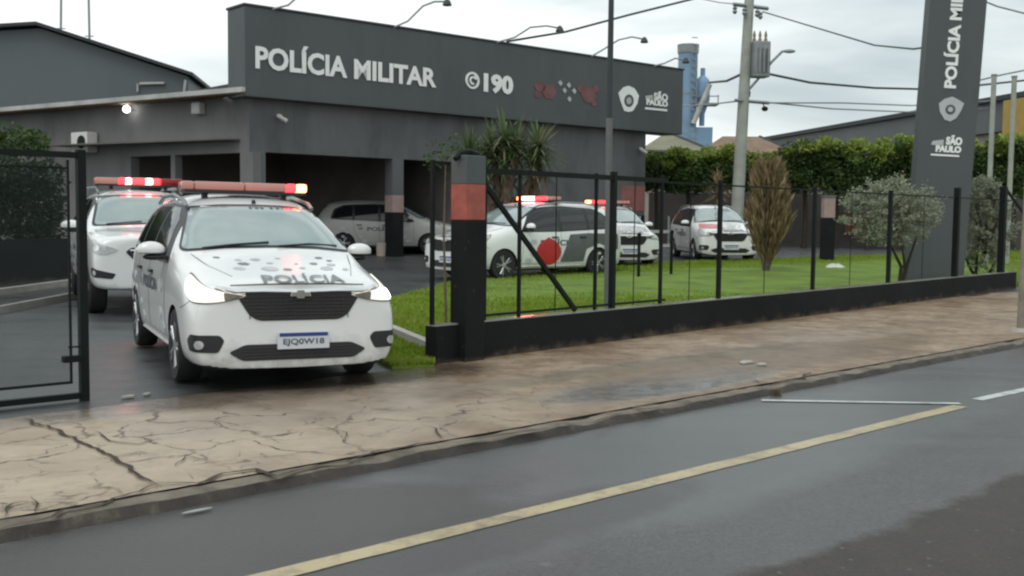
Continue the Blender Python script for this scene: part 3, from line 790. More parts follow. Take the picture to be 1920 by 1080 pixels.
mb = MB(); z = .42; p = GP(.1, z); mb.box(p, (.09, .02, .012), math.atan2(gdir.y, gdir.x)); mb.build('hinge', 'metal_black', gt)
gbox(2.0, 2.05, .065, gT-.045, .04, 'stile')
# fine expanded-metal mesh infill
def meshmat():
    m, nt, b = _nt('gate_mesh'); setin(b, Base_Color=(.02, .03, .028, 1), Roughness=.6)
    tr = nt.nodes.new('ShaderNodeBsdfTransparent'); mx = nt.nodes.new('ShaderNodeMixShader')
    tcn = nt.nodes.new('ShaderNodeTexCoord'); vo = nt.nodes.new('ShaderNodeTexNoise'); vo.inputs['Scale'].default_value = 3
    nt.links.new(tcn.outputs['Object'], vo.inputs[0])
    r = ramp(nt, vo.outputs['Fac'], [(.3, (.20,)*3), (.7, (.34,)*3)])
    nt.links.new(r.outputs[0], mx.inputs[0]); nt.links.new(tr.outputs[0], mx.inputs[1]); nt.links.new(b.outputs[0], mx.inputs[2])
    nt.links.new(mx.outputs[0], nt.nodes['Material Output'].inputs[0]); return m
M['gate_mesh'] = meshmat()
mb = MB(); mb.poly([GP(.135, .16), GP(GLn, .16), GP(GLn, gT-.05), GP(.135, gT-.05)]); mb.build('mesh_panel', 'gate_mesh', gt)

# ------------------------------------------------------------------ CARS
def make_body(ST, L, wheels, arch_r, name, parent, track):
    mb = MB(); n = 9
    rings = []
    for s_, pts in ST:
        ring = []
        for (y, z) in pts: ring.append((L/2-s_, y, z))
        rings.append(ring)
    idx = []
    for ring in rings:
        row = []
        for j, p in enumerate(ring):
            row.append(len(mb.v)); mb.v.append(p)
        for j in range(n-2, 0, -1):
            row.append(len(mb.v)); mb.v.append((ring[j][0], -ring[j][1], ring[j][2]))
        idx.append(row)
    m_ = len(idx[0])
    for a, b_ in zip(idx, idx[1:]):
        for j in range(m_): mb.face([a[j], a[(j+1) % m_], b_[(j+1) % m_], b_[j]])
    for row, fl in ((idx[0], False), (idx[-1], True)):
        fs = [[row[0], row[1], row[m_-1]]]
        for j in range(1, n-2): fs.append([row[j], row[j+1], row[m_-j-1], row[m_-j]])
        fs.append([row[n-2], row[n-1], row[n]])
        for f in fs: mb.face(f if fl else f[::-1])
    me = bpy.data.meshes.new(name); me.from_pydata(mb.v, [], mb.f)
    me.materials.append(M['white_paint']); me.materials.append(M['arch'])
    bm = bmesh.new(); bm.from_mesh(me); bmesh.ops.recalc_face_normals(bm, faces=bm.faces); bm.to_mesh(me); bm.free()
    ob = bpy.data.objects.new(name, me); col.objects.link(ob)
    sb = ob.modifiers.new('s', 'SUBSURF'); sb.levels = 3; sb.render_levels = 3
    cut = MB()
    for wx in wheels:
        for sg in (-1, 1):
            cut.lathe([(arch_r, 0), (arch_r, .6)], (wx, sg*(track-.16), arch_r*.86), (0, sg, 0), n=40, m=1)
    cm = bpy.data.meshes.new('cut'); cm.from_pydata(cut.v, [], cut.f)
    cm.materials.append(M['white_paint']); cm.materials.append(M['arch']); cm.polygons.foreach_set('material_index', cut.m)
    bm = bmesh.new(); bm.from_mesh(cm); bmesh.ops.recalc_face_normals(bm, faces=bm.faces); bm.to_mesh(cm); bm.free()
    dg = bpy.context.evaluated_depsgraph_get()
    smooth_me = bpy.data.meshes.new_from_object(ob.evaluated_get(dg))
    bvh = BVHTree.FromPolygons([v.co.copy() for v in smooth_me.vertices], [tuple(p.vertices) for p in smooth_me.polygons])
    co = bpy.data.objects.new('cut', cm); col.objects.link(co)
    bo = ob.modifiers.new('b', 'BOOLEAN'); bo.operation = 'DIFFERENCE'; bo.object = co; bo.solver = 'EXACT'
    dg = bpy.context.evaluated_depsgraph_get(); dg.update()
    fm = bpy.data.meshes.new_from_object(ob.evaluated_get(dg))
    bpy.data.objects.remove(ob); bpy.data.objects.remove(co)
    for p in fm.polygons:
        if p.center.z < .235 and p.normal.z < -.3: p.material_index = 1
    fm.polygons.foreach_set('use_smooth', [True]*len(fm.polygons))
    try: fm.set_sharp_from_angle(angle=R(38))
    except Exception: pass
    o = bpy.data.objects.new(name, fm); col.objects.link(o); o.parent = parent; fm.name = name
    return o, bvh

class Skin:
    """lays outlines on a body surface"""
    def __init__(s, bvh, root): s.b = bvh; s.root = root
    def hit(s, p, d, off):
        loc, nr, i, dist = s.b.ray_cast(p, d)
        if loc is None:
            loc, nr, i, dist = s.b.find_nearest(p+d*3.5)
            if loc is None: return None
        if nr.dot(d) > 0: nr = -nr
        return loc+nr*off
    def frame(s, view):
        if view == 'front': return V(5, 0, 0), V(0, 1, 0), V(0, 0, 1), V(-1, 0, 0)
        if view == 'rear': return V(-5, 0, 0), V(0, -1, 0), V(0, 0, 1), V(1, 0, 0)
        if view == 'L': return V(0, 5, 0), V(1, 0, 0), V(0, 0, 1), V(0, -1, 0)     # u = x
        if view == 'R': return V(0, -5, 0), V(1, 0, 0), V(0, 0, 1), V(0, 1, 0)
        if view == 'top': return V(0, 0, 5), V(0, 1, 0), V(-1, 0, 0), V(0, 0, -1)
        a, sg = view                                                     # angled from the front corner
        d = V(-math.cos(a), -sg*math.sin(a), 0); uo = V(-math.sin(a), sg*math.cos(a), 0)
        return -d*5, uo, V(0, 0, 1), d
    def patch(s, name, view, outl, m, off=.004, parent=None, maxe=.05, rim=.008, base=V(0, 0, 0), smooth=True, inset=0):
        o, u, v, d = s.frame(view)
        bm = bmesh.new(); vs = [bm.verts.new((x, y, 0)) for x, y in outl]
        f = bm.faces.new(vs); bmesh.ops.triangulate(bm, faces=[f])
        for _ in range(6):
            ed = [e_ for e_ in bm.edges if e_.calc_length() > maxe]
            if not ed: break
            bmesh.ops.subdivide_edges(bm, edges=ed, cuts=1)
            bmesh.ops.triangulate(bm, faces=[f_ for f_ in bm.faces if len(f_.verts) > 3])
        bmesh.ops.beautify_fill(bm, faces=bm.faces, edges=[e_ for e_ in bm.edges if not e_.is_boundary])
        for vt in bm.verts:
            p = o+base+u*vt.co.x+v*vt.co.y; q = s.hit(p, d, off)
            vt.co = q
        # folded rim so the patch has an edge with depth
        be = [e_ for e_ in bm.edges if e_.is_boundary]
        r_ = bmesh.ops.extrude_edge_only(bm, edges=be)
        for g in r_['geom']:
            if isinstance(g, bmesh.types.BMVert): g.co += d*rim
        bmesh.ops.recalc_face_normals(bm, faces=bm.faces)
        me = bpy.data.meshes.new(name); bm.to_mesh(me); bm.free()
        # orient outwards
        if smooth: me.polygons.foreach_set('use_smooth', [True]*len(me.polygons))
        try: me.set_sharp_from_angle(angle=R(35))
        except Exception: pass
        me.materials.append(M[m]); ob = bpy.data.objects.new(name, me); col.objects.link(ob); ob.parent = parent or s.root
        return ob
    def text(s, name, view, body, cx, cy, w_, h_, m, off=.005, parent=None, base=V(0, 0, 0), mirror=1, fat=.03):
        o, u, v, d = s.frame(view); vs, fs = text_geo(body, w_, h_, fat)
        P = [s.hit(o+base+u*(mirror*float(a)+cx)+v*(float(b)+cy), d, off) for a, b in vs]
        me = bpy.data.meshes.new(name); me.from_pydata([tuple(p) for p in P], [], fs); me.materials.append(M[m])
        ob = bpy.data.objects.new(name, me); col.objects.link(ob); ob.parent = parent or s.root
        return ob
    def seam(s, mb, view, pts, r_=.004, off=.0):
        o, u, v, d = s.frame(view); P = []
        for a, b in zip(pts, pts[1:]):
            k = max(1, int(math.hypot(b[0]-a[0], b[1]-a[1])/.06))
            for i in range(k): P.append((a[0]+(b[0]-a[0])*i/k, a[1]+(b[1]-a[1])*i/k))
        P.append(pts[-1]); mb.tube([s.hit(o+u*x+v*y, d, off) for x, y in P], r_, n=4)

def smooth_outline(pts, k=4):
    """Catmull-Rom through the outline"""
    out = []; n = len(pts)
    for i in range(n):
        p0, p1, p2, p3 = pts[i-1], pts[i], pts[(i+1) % n], pts[(i+2) % n]
        for j in range(k):
            t = j/k
            out.append(tuple(.5*((2*p1[a])+(-p0[a]+p2[a])*t+(2*p0[a]-5*p1[a]+4*p2[a]-p3[a])*t*t+(-p0[a]+3*p1[a]-3*p2[a]+p3[a])*t**3) for a in (0, 1)))
    return out
def round_poly(pts, r_=.03, k=3):
    out = []; n = len(pts)
    for i in range(n):
        a, b_, c = Vector(pts[i-1]), Vector(pts[i]), Vector(pts[(i+1) % n])
        r1 = min(r_, (a-b_).length*.45, (c-b_).length*.45)
        p = b_+(a-b_).normalized()*r1; q = b_+(c-b_).normalized()*r1
        for j in range(k+1):
            t = j/k; out.append(tuple(p*(1-t)**2+b_*2*t*(1-t)+q*t*t))
    return out

def wheel(parent, x, y, r_, wd, sg):
    w_ = MB(); w_.lathe([(r_*.66, -wd/2+.01), (r_*.93, -wd/2), (r_, -wd/2+.03), (r_, wd/2-.03), (r_*.93, wd/2), (r_*.66, wd/2-.01)], (x, y, r_), (0, sg, 0), n=36)
    root = w_.build('wheel', 'rubber', parent, smooth=True, local=True)
    q = MB(); q.lathe([(r_*.68, wd/2-.012), (r_*.64, wd/2-.005), (r_*.60, wd/2-.04), (r_*.2, wd/2-.05)], (x, y, r_), (0, sg, 0), n=30, m=1)
    for k in range(5):
        for dl in (-.16, .16):
            a = 2*math.pi*k/5+dl; a0 = 2*math.pi*k/5
            p0 = V(x+math.cos(a0)*r_*.12, y+sg*(wd/2-.02), r_+math.sin(a0)*r_*.12); p1 = V(x+math.cos(a)*r_*.64, y+sg*(wd/2-.012), r_+math.sin(a)*r_*.64)
            q.tube([p0, p1], r_*.055, n=6)
    q.lathe([(r_*.17, wd/2-.04), (r_*.17, wd/2-.008), (r_*.08, wd/2-.002)], (x, y, r_), (0, sg, 0), n=16)
    q.build('rim', ['rim', 'arch'], root, smooth=True, local=True)
    return root

def mirror_part(root, x, y, z, sg, big=1.0):
    h = MB(); h.ball((x, y+sg*.11*big, z+.02), (.075*big, .125*big, .075*big), nu=16, nv=10)
    h.v = [(a, b_, max(c, z-.012)) for a, b_, c in h.v]
    o = h.build('mirror', 'white_paint', root, smooth=True, local=True)
    k = MB(); k.ball((x-.005, y+sg*.085*big, z-.045), (.06*big, .10*big, .03*big), nu=14, nv=8); k.box((x, y-sg*.02, z-.05), (.07, .09, .035))
    k.build('mirror_base', 'black_plastic', o, smooth=True, local=True)

def lightbar(root, x, z, half, spec, hgt=.10, dep=.26):
    """spec: list of (y0, y1, material)"""
    b_ = MB(); b_.box((x, 0, z-.012), (dep, half*1.9, .03)); 
    for sg in (-1, 1): b_.box((x, sg*half*.62, z-.05), (.10, .05, .06))
    lb = b_.build('lightbar', 'black_plastic', root, bevel=.006, local=True)
    for y0, y1, m in spec:
        k = MB(); k.box((x, (y0+y1)/2, z+hgt/2+.003), (dep, y1-y0-.006, hgt))
        k.build('lamp_lens', m, lb, smooth=True, local=True, bevel=.022)
    return lb

# ---- compact police people carrier
def make_mpv():
    L = 4.36
    def st(s_, *p): return (s_, [(0, p[0][1])]+list(p[:-1])+[(0, p[-1])])
    ST = [
     st(0.00, (.56, .20), (.72, .225), (.765, .45), (.75, .66), (.68, .79), (.48, .862), (.23, .885), .89),
     st(0.05, (.66, .185), (.81, .21), (.845, .45), (.83, .70), (.755, .835), (.53, .895), (.26, .917), .922),
     st(0.30, (.74, .18), (.85, .23), (.88, .50), (.865, .765), (.785, .895), (.54, .945), (.27, .970), .976),
     st(0.75, (.74, .18), (.85, .24), (.872, .53), (.865, .85), (.80, .985), (.58, 1.04), (.29, 1.068), 1.074),
     st(1.00, (.74, .18), (.85, .24), (.875, .55), (.868, .90), (.825, 1.02), (.68, 1.11), (.34, 1.145), 1.152),
     st(1.36, (.74, .18), (.85, .24), (.878, .56), (.870, .93), (.80, 1.13), (.67, 1.29), (.35, 1.345), 1.355),
     st(1.75, (.74, .18), (.85, .24), (.878, .57), (.872, .945), (.775, 1.23), (.625, 1.48), (.34, 1.53), 1.54),
     st(2.15, (.74, .18), (.85, .24), (.878, .57), (.872, .955), (.765, 1.29), (.60, 1.585), (.32, 1.628), 1.636),
     st(2.9, (.74, .18), (.85, .24), (.878, .57), (.874, .965), (.765, 1.30), (.60, 1.61), (.32, 1.652), 1.66),
     st(3.6, (.74, .18), (.85, .24), (.876, .57), (.870, .99), (.755, 1.30), (.59, 1.585), (.32, 1.625), 1.632),
     st(4.0, (.72, .20), (.83, .26), (.860, .60), (.850, 1.01), (.735, 1.28), (.57, 1.53), (.30, 1.57), 1.578),
     st(4.22, (.68, .22), (.79, .28), (.82, .60), (.81, 1.0), (.71, 1.17), (.55, 1.30), (.28, 1.34), 1.35),
     st(4.36, (.55, .26), (.68, .32), (.73, .60), (.72, .90), (.62, 1.0), (.46, 1.06), (.23, 1.08), 1.085)]
    root = empty('police_car', (0, 0, 0))
    FX = L/2
    wf, wr = FX-.86, FX-3.50
    body, bvh = make_body(ST, L, (wf, wr), .355, 'body', root, .76)
    sk = Skin(bvh, root)
    X = lambda s_: FX-s_
    # windshield
    fr = round_poly([(-.775, 1.10), (-.40, 1.135), (0, 1.145), (.40, 1.135), (.775, 1.10), (.595, 1.50), (.3, 1.525), (0, 1.53), (-.3, 1.525), (-.595, 1.50)], .05)
    g0 = sk.patch('windshield', 'front', fr, 'black_plastic', .006)
    gl = round_poly([(-.755, 1.115), (-.40, 1.15), (0, 1.158), (.40, 1.15), (.755, 1.115), (.575, 1.485), (.3, 1.508), (0, 1.513), (-.3, 1.508), (-.575, 1.485)], .05)
    sk.patch('glass', 'front', gl, 'windshield', .010, parent=g0)
    mb = MB(); mb.tube([sk.hit(V(5, y, z), V(-1, 0, 0), .020) for y, z in ((-.60, 1.12), (-.35, 1.15), (-.02, 1.175))], .010, n=5)
    mb.build('wiper', 'black_plastic', root, local=True)
    mb = MB(); mb.tube([sk.hit(V(5, y, z), V(-1, 0, 0), .016) for y, z in ((.05, 1.145), (.35, 1.165), (.62, 1.15))], .010, n=5)
    mb.build('wiper', 'black_plastic', root, local=True)
    # sun strip with small crest and dots at the top of the glass
    st_ = sk.patch('sun_strip', 'front', [(-.50, 1.478), (.50, 1.478), (.48, 1.502), (-.48, 1.502)], 'sign_white', .009)
    for a in (-.06, .0, .05, .14, .2): sk.patch('strip_mark', 'front', [(a, 1.482), (a+.03, 1.482), (a+.03, 1.498), (a, 1.498)], 'decal_dark', .012, parent=st_)
    # side glass
    for sd_ in ('L', 'R'):
        frm = sk.patch('window_frame', sd_, round_poly([(X(1.30), .985), (X(2.4), .995), (X(3.92), 1.06), (X(3.80), 1.38), (X(3.5), 1.50), (X(2.6), 1.54), (X(2.0), 1.51), (X(1.62), 1.36)], .06), 'black_plastic', .003)
        for q in ([(X(1.50), 1.01), (X(2.36), 1.01), (X(2.36), 1.50), (X(2.02), 1.485), (X(1.76), 1.375)],
                  [(X(2.44), 1.02), (X(3.16), 1.045), (X(3.16), 1.50), (X(2.44), 1.50)],
                  [(X(3.24), 1.06), (X(3.84), 1.09), (X(3.72), 1.36), (X(3.48), 1.465), (X(3.24), 1.485)]):
            sk.patch('side_glass', sd_, round_poly(q, .04), 'glass_dark', .006, parent=frm)
        mb = MB()
        for q in ([(X(1.34), .98), (X(1.36), .60), (X(1.30), .34), (X(2.38), .34)], [(X(2.40), 1.0), (X(2.40), .34)], [(X(3.2), 1.03), (X(3.18), .72), (X(2.98), .36), (X(2.4), .34)],
                  ):
            sk.seam(mb, sd_, q)
        mb.build('door_seam', 'seam', root, local=True)
        for s_ in (2.22, 3.02):
            o, u, v, d = sk.frame(sd_); c = sk.hit(o+u*X(s_)+v*.88, d, .018); mb = MB(); mb.box(c, (.17, .03, .03)); mb.build('door_handle', 'black_plastic', root, bevel=.006, local=True)
        # livery: scattered grey cells and lettering along the flank
        rr = random.Random(5)
        for i in range(9):
            for j in range(4):
                if rr.random() < .42: continue
                cx = X(1.5+i*.27+(.13 if j % 2 else 0)); cz = .40+j*.125; r_ = .075*rr.uniform(.6, 1.15)
                if j == 2 and 2 <= i <= 6: continue
                if 2 <= i <= 4 : continue
                sk.patch('livery_cell', sd_, [(cx+r_*1.3*math.cos(k*math.pi/3), cz+r_*.8*math.sin(k*math.pi/3)) for k in range(6)], rr.choice(['decal_grey', 'decal_cell', 'decal_cell']), .004, maxe=.12, rim=.004)
        sk.text('side_lettering', sd_, 'POLÍCIA', X(2.30), .78, .95, .15, 'decal_dark', .006, mirror=(-1 if sd_ == 'L' else 1))
        mb = MB(); sk.seam(mb, sd_, [(X(1.28), .275), (X(3.0), .275)], .022, .0); mb.build('side_skirt', 'white_paint', root, smooth=True, local=True)
    # rear glass, tail lamps, plate
    sk.patch('rear_window', 'rear', round_poly([(-.56, 1.12), (.56, 1.12), (.50, 1.48), (-.50, 1.48)], .07), 'glass_dark', .005)
    for sg in (-1, 1):
        sk.patch('tail_light', 'rear', round_poly([(sg*.55, .82), (sg*.72, .80), (sg*.70, 1.04), (sg*.62, 1.10)], .03), 'tail', .006)
    sk.patch('rear_plate', 'rear', [(-.2, .62), (.2, .62), (.2, .74), (-.2, .74)], 'plate_white', .008)
    # nose
    gr = sk.patch('grille', 'front', round_poly([(-.515, .80), (-.46, .835), (.46, .835), (.515, .80), (.405, .625), (.33, .585), (-.33, .585), (-.405, .625)], .035), 'black_plastic', .006)
    M.setdefault('grille_rib', mat('grille_rib', (.05, .045, .045), .4, .3))
    mb = MB()
    for k in range(7):
        z = .605+k*.028; hw = .35+.13*(k/6); sk.seam(mb, 'front', [(-hw, z), (0, z), (hw, z)], .0045, .010)
    for k in range(-9, 10): sk.seam(mb, 'front', [(k*.045, .60), (k*.045, .80)], .0035, .009)
    mb.build('grille_mesh', 'grille_rib', gr, local=True)
    mb = MB(); sk.seam(mb, 'front', [(-.66, .845), (-.52, .822), (-.3, .826), (0, .818), (.3, .826), (.52, .822), (.66, .845)], .021, .012); mb.build('grille_bar', 'chrome', root, smooth=True, local=True)
    mb = MB(); sk.seam(mb, 'front', [(-.55, .868), (-.3, .878), (0, .882), (.3, .878), (.55, .868)], .007, .0); mb.build('bonnet_gap', 'seam', root, local=True)
    o, u, v, d = sk.frame('front'); c = sk.hit(o+v*.80, d, .022)
    mb = MB(); pr = [(-.085, -.018), (-.035, -.018), (-.028, -.034), (.028, -.034), (.035, -.018), (.085, -.018), (.075, .018), (.035, .018), (.028, .034), (-.028, .034), (-.035, .018), (-.075, .018)]
    k0 = len(pr); mb.v = [(c.x+.012, a, c.z+b) for a, b in pr]+[(c.x-.012, a, c.z+b) for a, b in pr]
    mb.face(range(k0)); mb.face(list(range(k0, 2*k0))[::-1])
    for i in range(k0): mb.face([i, (i+1) % k0, (i+1) % k0+k0, i+k0])
    mb.build('badge', 'chrome', root, local=True, bevel=.003)
    lg = sk.patch('lower_grille', 'front', round_poly([(-.57, .335), (-.44, .395), (.44, .395), (.57, .335), (.46, .265), (-.46, .265)], .03), 'black_plastic', .006)
    mb = MB()
    for z in (.29, .315, .34, .365): sk.seam(mb, 'front', [(-.45, z), (0, z), (.45, z)], .004, .009)
    mb.build('grille_mesh', 'grille_rib', lg, local=True)
    for sg in (-1, 1): mb = MB(); sk.seam(mb, 'L' if sg > 0 else 'R', [(X(.20), .74), (X(.32), .70), (X(.50), .66)], .0035); mb.build('bumper_seam', 'seam', root, local=True)
    # number plate on its holder
    c = sk.hit(o+v*.42, d, 0); px_ = c.x+.018
    mb = MB(); mb.box((px_, 0.03, .420), (.014, .43, .135)); pl = mb.build('number_plate', 'plate_white', root, bevel=.003, local=True)
    mb = MB(); mb.box((px_+.0075, .03, .470), (.004, .40, .03)); mb.build('plate_strip', 'plate_blue', pl, local=True)
    vs, fs = text_geo('EJQ0W18', .34, .062, .02); mb = MB(); plane_geo(mb, vs, fs, (px_+.0105, .03, .407), (0, 1, 0), (0, 0, 1)); mb.build('plate_characters', 'decal_dark', pl, local=True)
    # lamps
    for sg in (-1, 1):
        vw = (R(38), sg)
        base = V(0, 0, 0)
        # outline in (u, z): u measured from the car's axis along the slanted view
        c0 = 0.0
        hl = [(-1.00, .79), (-.88, .812), (-.74, .835), (-.58, .875), (-.43, .918), (-.395, .915), (-.41, .85), (-.48, .785), (-.61, .738), (-.78, .735), (-.90, .755)]
        hl = [(x+.01, z) for x, z in hl]
        sk.patch('lamp_surround', vw, smooth_outline([(-.70+(x_+.70)*1.05, .80+(z_-.80)*1.16) for x_, z_ in hl], 3), 'lens_smoke', .006, maxe=.04)
        h = sk.patch('headlight', vw, smooth_outline(hl, 3), 'head_on', .012, maxe=.03, rim=.02)
        cx, cz = -.66, .785
        sk.patch('head_lamp', vw, [(cx+.10*math.cos(a*math.pi/8), cz+.036*math.sin(a*math.pi/8)) for a in range(16)], 'head_core', .016, parent=h, maxe=.05)
        sk.patch('lamp_trim', vw, round_poly([(-.99, .788), (-.90, .806), (-.85, .812), (-.86, .745), (-.90, .752)], .012), 'lens_smoke', .014, parent=h, maxe=.04)
        fb = sk.patch('fog_bezel', vw, round_poly([(-.86, .43), (-.83, .475), (-.60, .48), (-.545, .43), (-.57, .345), (-.82, .335)], .02), 'black_plastic', .006, maxe=.04)
        cx, cz = -.69, .40
        sk.patch('fog_lamp', vw, [(cx+.035*math.cos(a*math.pi/6), cz+.035*math.sin(a*math.pi/6)) for a in range(12)], 'lens_off', .014, parent=fb)
        mb = MB(); cc = [(.5, .93), (.62, 1.0), (.70, 1.085)]
        sk.seam(mb, 'front', [(sg*a, b) for a, b in cc], .003, 0); mb.build('bonnet_seam', 'seam', root, local=True)
        mirror_part(root, X(1.47), sg*.86, 1.085, sg)
        mb = MB(); P = [V(X(s_), sg*y_, z_) for s_, y_, z_ in ((1.85, .60, 1.50), (2.0, .60, 1.555), (2.6, .60, 1.62), (3.3, .595, 1.61), (3.8, .575, 1.545))]
        mb.tube(P, .02, n=8); mb.build('roof_rail', 'galv', root, smooth=True, local=True)
        wheel(root, wf, sg*.765, .315, .20, sg); wheel(root, wr, sg*.765, .315, .20, sg)
    # bonnet decals and lettering
    sk.text('bonnet_lettering', 'front', 'POLÍCIA', .05, .915, .68, .064, 'decal_text', .014, fat=.02)
    cells = [(-.52, 1.062, .03), (-.36, 1.045, .03), (-.22, 1.05, .045), (-.34, 1.018, .05), (-.40, .985, .05), (-.16, .985, .075), (-.02, .98, .04), (.12, .99, .03), (.34, .985, .065), (.26, 1.02, .04), (.42, 1.01, .045), (.52, .975, .035), (.44, 1.04, .03), (-.12, 1.025, .03), (.1, 1.02, .02), (.36, 1.062, .04), (-.02, 1.06, .025)]
    for i, (y, z, r_) in enumerate(cells):
        sk.patch('livery_cell', 'front', [(y+r_*math.cos(k*math.pi/3), z+r_*.21*math.sin(k*math.pi/3)) for k in range(6)], 'decal_cell' if i % 3 else 'decal_grey', .003, maxe=.08, rim=.003)
    mb = MB(); c = sk.hit(V(X(1.82), .02, 5), V(0, 0, -1), 0); mb.lathe([(.022, 0), (.018, .03), (.004, .035)], c, (0, 0, 1), n=12); mb.build('roof_aerial', 'black_plastic', root, local=True)
    lightbar(root, X(2.15), 1.665, .62, [(-.62, -.50, 'bar_lens'), (-.50, -.02, 'bar_lens'), (-.02, .40, 'bar_lens'), (.40, .50, 'bar_lit'), (.50, .60, 'bar_hot')], .08)
    return root, sk

car, sk = make_mpv()
def place(o, x, y, fwd_deg, z=None, pitch=0, roll=0, sc=1.0):
    """fwd_deg: heading, 0 = away from camera (+Y), 180 = towards camera, positive turns to the right (+X)"""
    a = R(90-fwd_deg); o.location = (x, y, gz(y) if z is None else z)
    o.rotation_euler = (roll, pitch, a); o.scale = (sc, sc, sc)
def override(root, name, m):
    for c in kids(root):
        if c.name.split('.')[0] == name and c.type == 'MESH':
            for i in range(len(c.material_slots)):
                c.material_slots[i].link = 'OBJECT'; c.material_slots[i].material = M[m]
        override(c, name, m)
proto = car
others = []
def clone(label, skip=()):
    c = copy_tree(proto, None, skip); c['label'] = label; c['category'] = 'police car'; c['group'] = 'police people carriers'
    override(c, 'headlight', 'lens_off'); override(c, 'head_lamp', 'lens_off')
    return c
# second lamp configuration for the flashing copies: relight individual lenses
def relight(root, order):
    for c in kids(root):
        if c.name.split('.')[0] == 'lightbar':
            ls = sorted([k for k in kids(c)], key=lambda k: sum((Vector(b).y for b in k.bound_box))/8)
            for k, m in zip(ls, order):
                k.material_slots[0].link = 'OBJECT'; k.material_slots[0].material = M[m]
tag(proto, 'nearest white police car with headlights on, leaving through the open gate', 'police car', 'police people carriers')
HD = 154
p = G(545, 690); place(proto, -2.69, 10.62, HD, z=0, roll=R(-.6))

carA = clone('white police car with red round door emblem and lit lightbar, behind the gate pillar')
place(carA, .34, 24.6, 231, sc=1.06); relight(carA, ['bar_hot', 'hot_white', 'bar_lit', 'bar_lens', 'bar_lens'])
carB = clone('white police car mostly hidden behind the flagpole and the one with the red door emblem')
place(carB, 2.62, 29.6, 170); relight(carB, ['bar_hot', 'bar_lit', 'bar_lens', 'bar_lens', 'bar_lens'])
carR = clone('white police car with a red light reflection painted on its bonnet, parked furthest right by the utility pole', skip=('lightbar',))
place(carR, 6.02, 32.4, 176)
carD = clone('silver grey police car seen side on in the shade of the carport behind a column', skip=('lightbar',))
place(carD, -4.0, 34.0, 84)
M['silver_paint'] = mat('silver_paint', (.45, .44, .42), .35, .1, var=.05)
def repaint(root):
    for c in kids(root):
        if c.name.split('.')[0] in ('body', 'mirror', 'side_skirt'):
            c.material_slots[0].link = 'OBJECT'; c.material_slots[0].material = M['silver_paint']
repaint(carD)
# things only one of the copies wears (built on the same skin, in the prototype's local frame)
sk.root = carA
for c_ in kids(carA):
    if c_.name.startswith('lightbar'): c_.location.x -= .35
cx = 2.18-2.05
for sd_ in ('L',):
    e_ = sk.patch('door_emblem', sd_, [(cx+.34*math.cos(a*math.pi/10), .57+.27*math.sin(a*math.pi/10)+(.04 if a == 5 else 0)) for a in range(20)], 'decal_red', .010)
sk.patch('livery_panel', 'L', round_poly([(2.18-2.38, .36), (2.18-3.05, .36), (2.18-3.12, .62), (2.18-3.5, .745), (2.18-3.9, .62), (2.18-4.12, .60), (2.18-4.12, .95), (2.18-3.2, .965), (2.18-2.66, .94)], .03), 'livery_slate', .007, maxe=.1)
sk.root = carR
sk.patch('bonnet_red_reflection', 'front', [(-.74, .95), (-.12, .95), (-.20, 1.055), (-.70, 1.075)], 'reflection_pink', .010)  # patch painting the reflected red light onto the bonnet

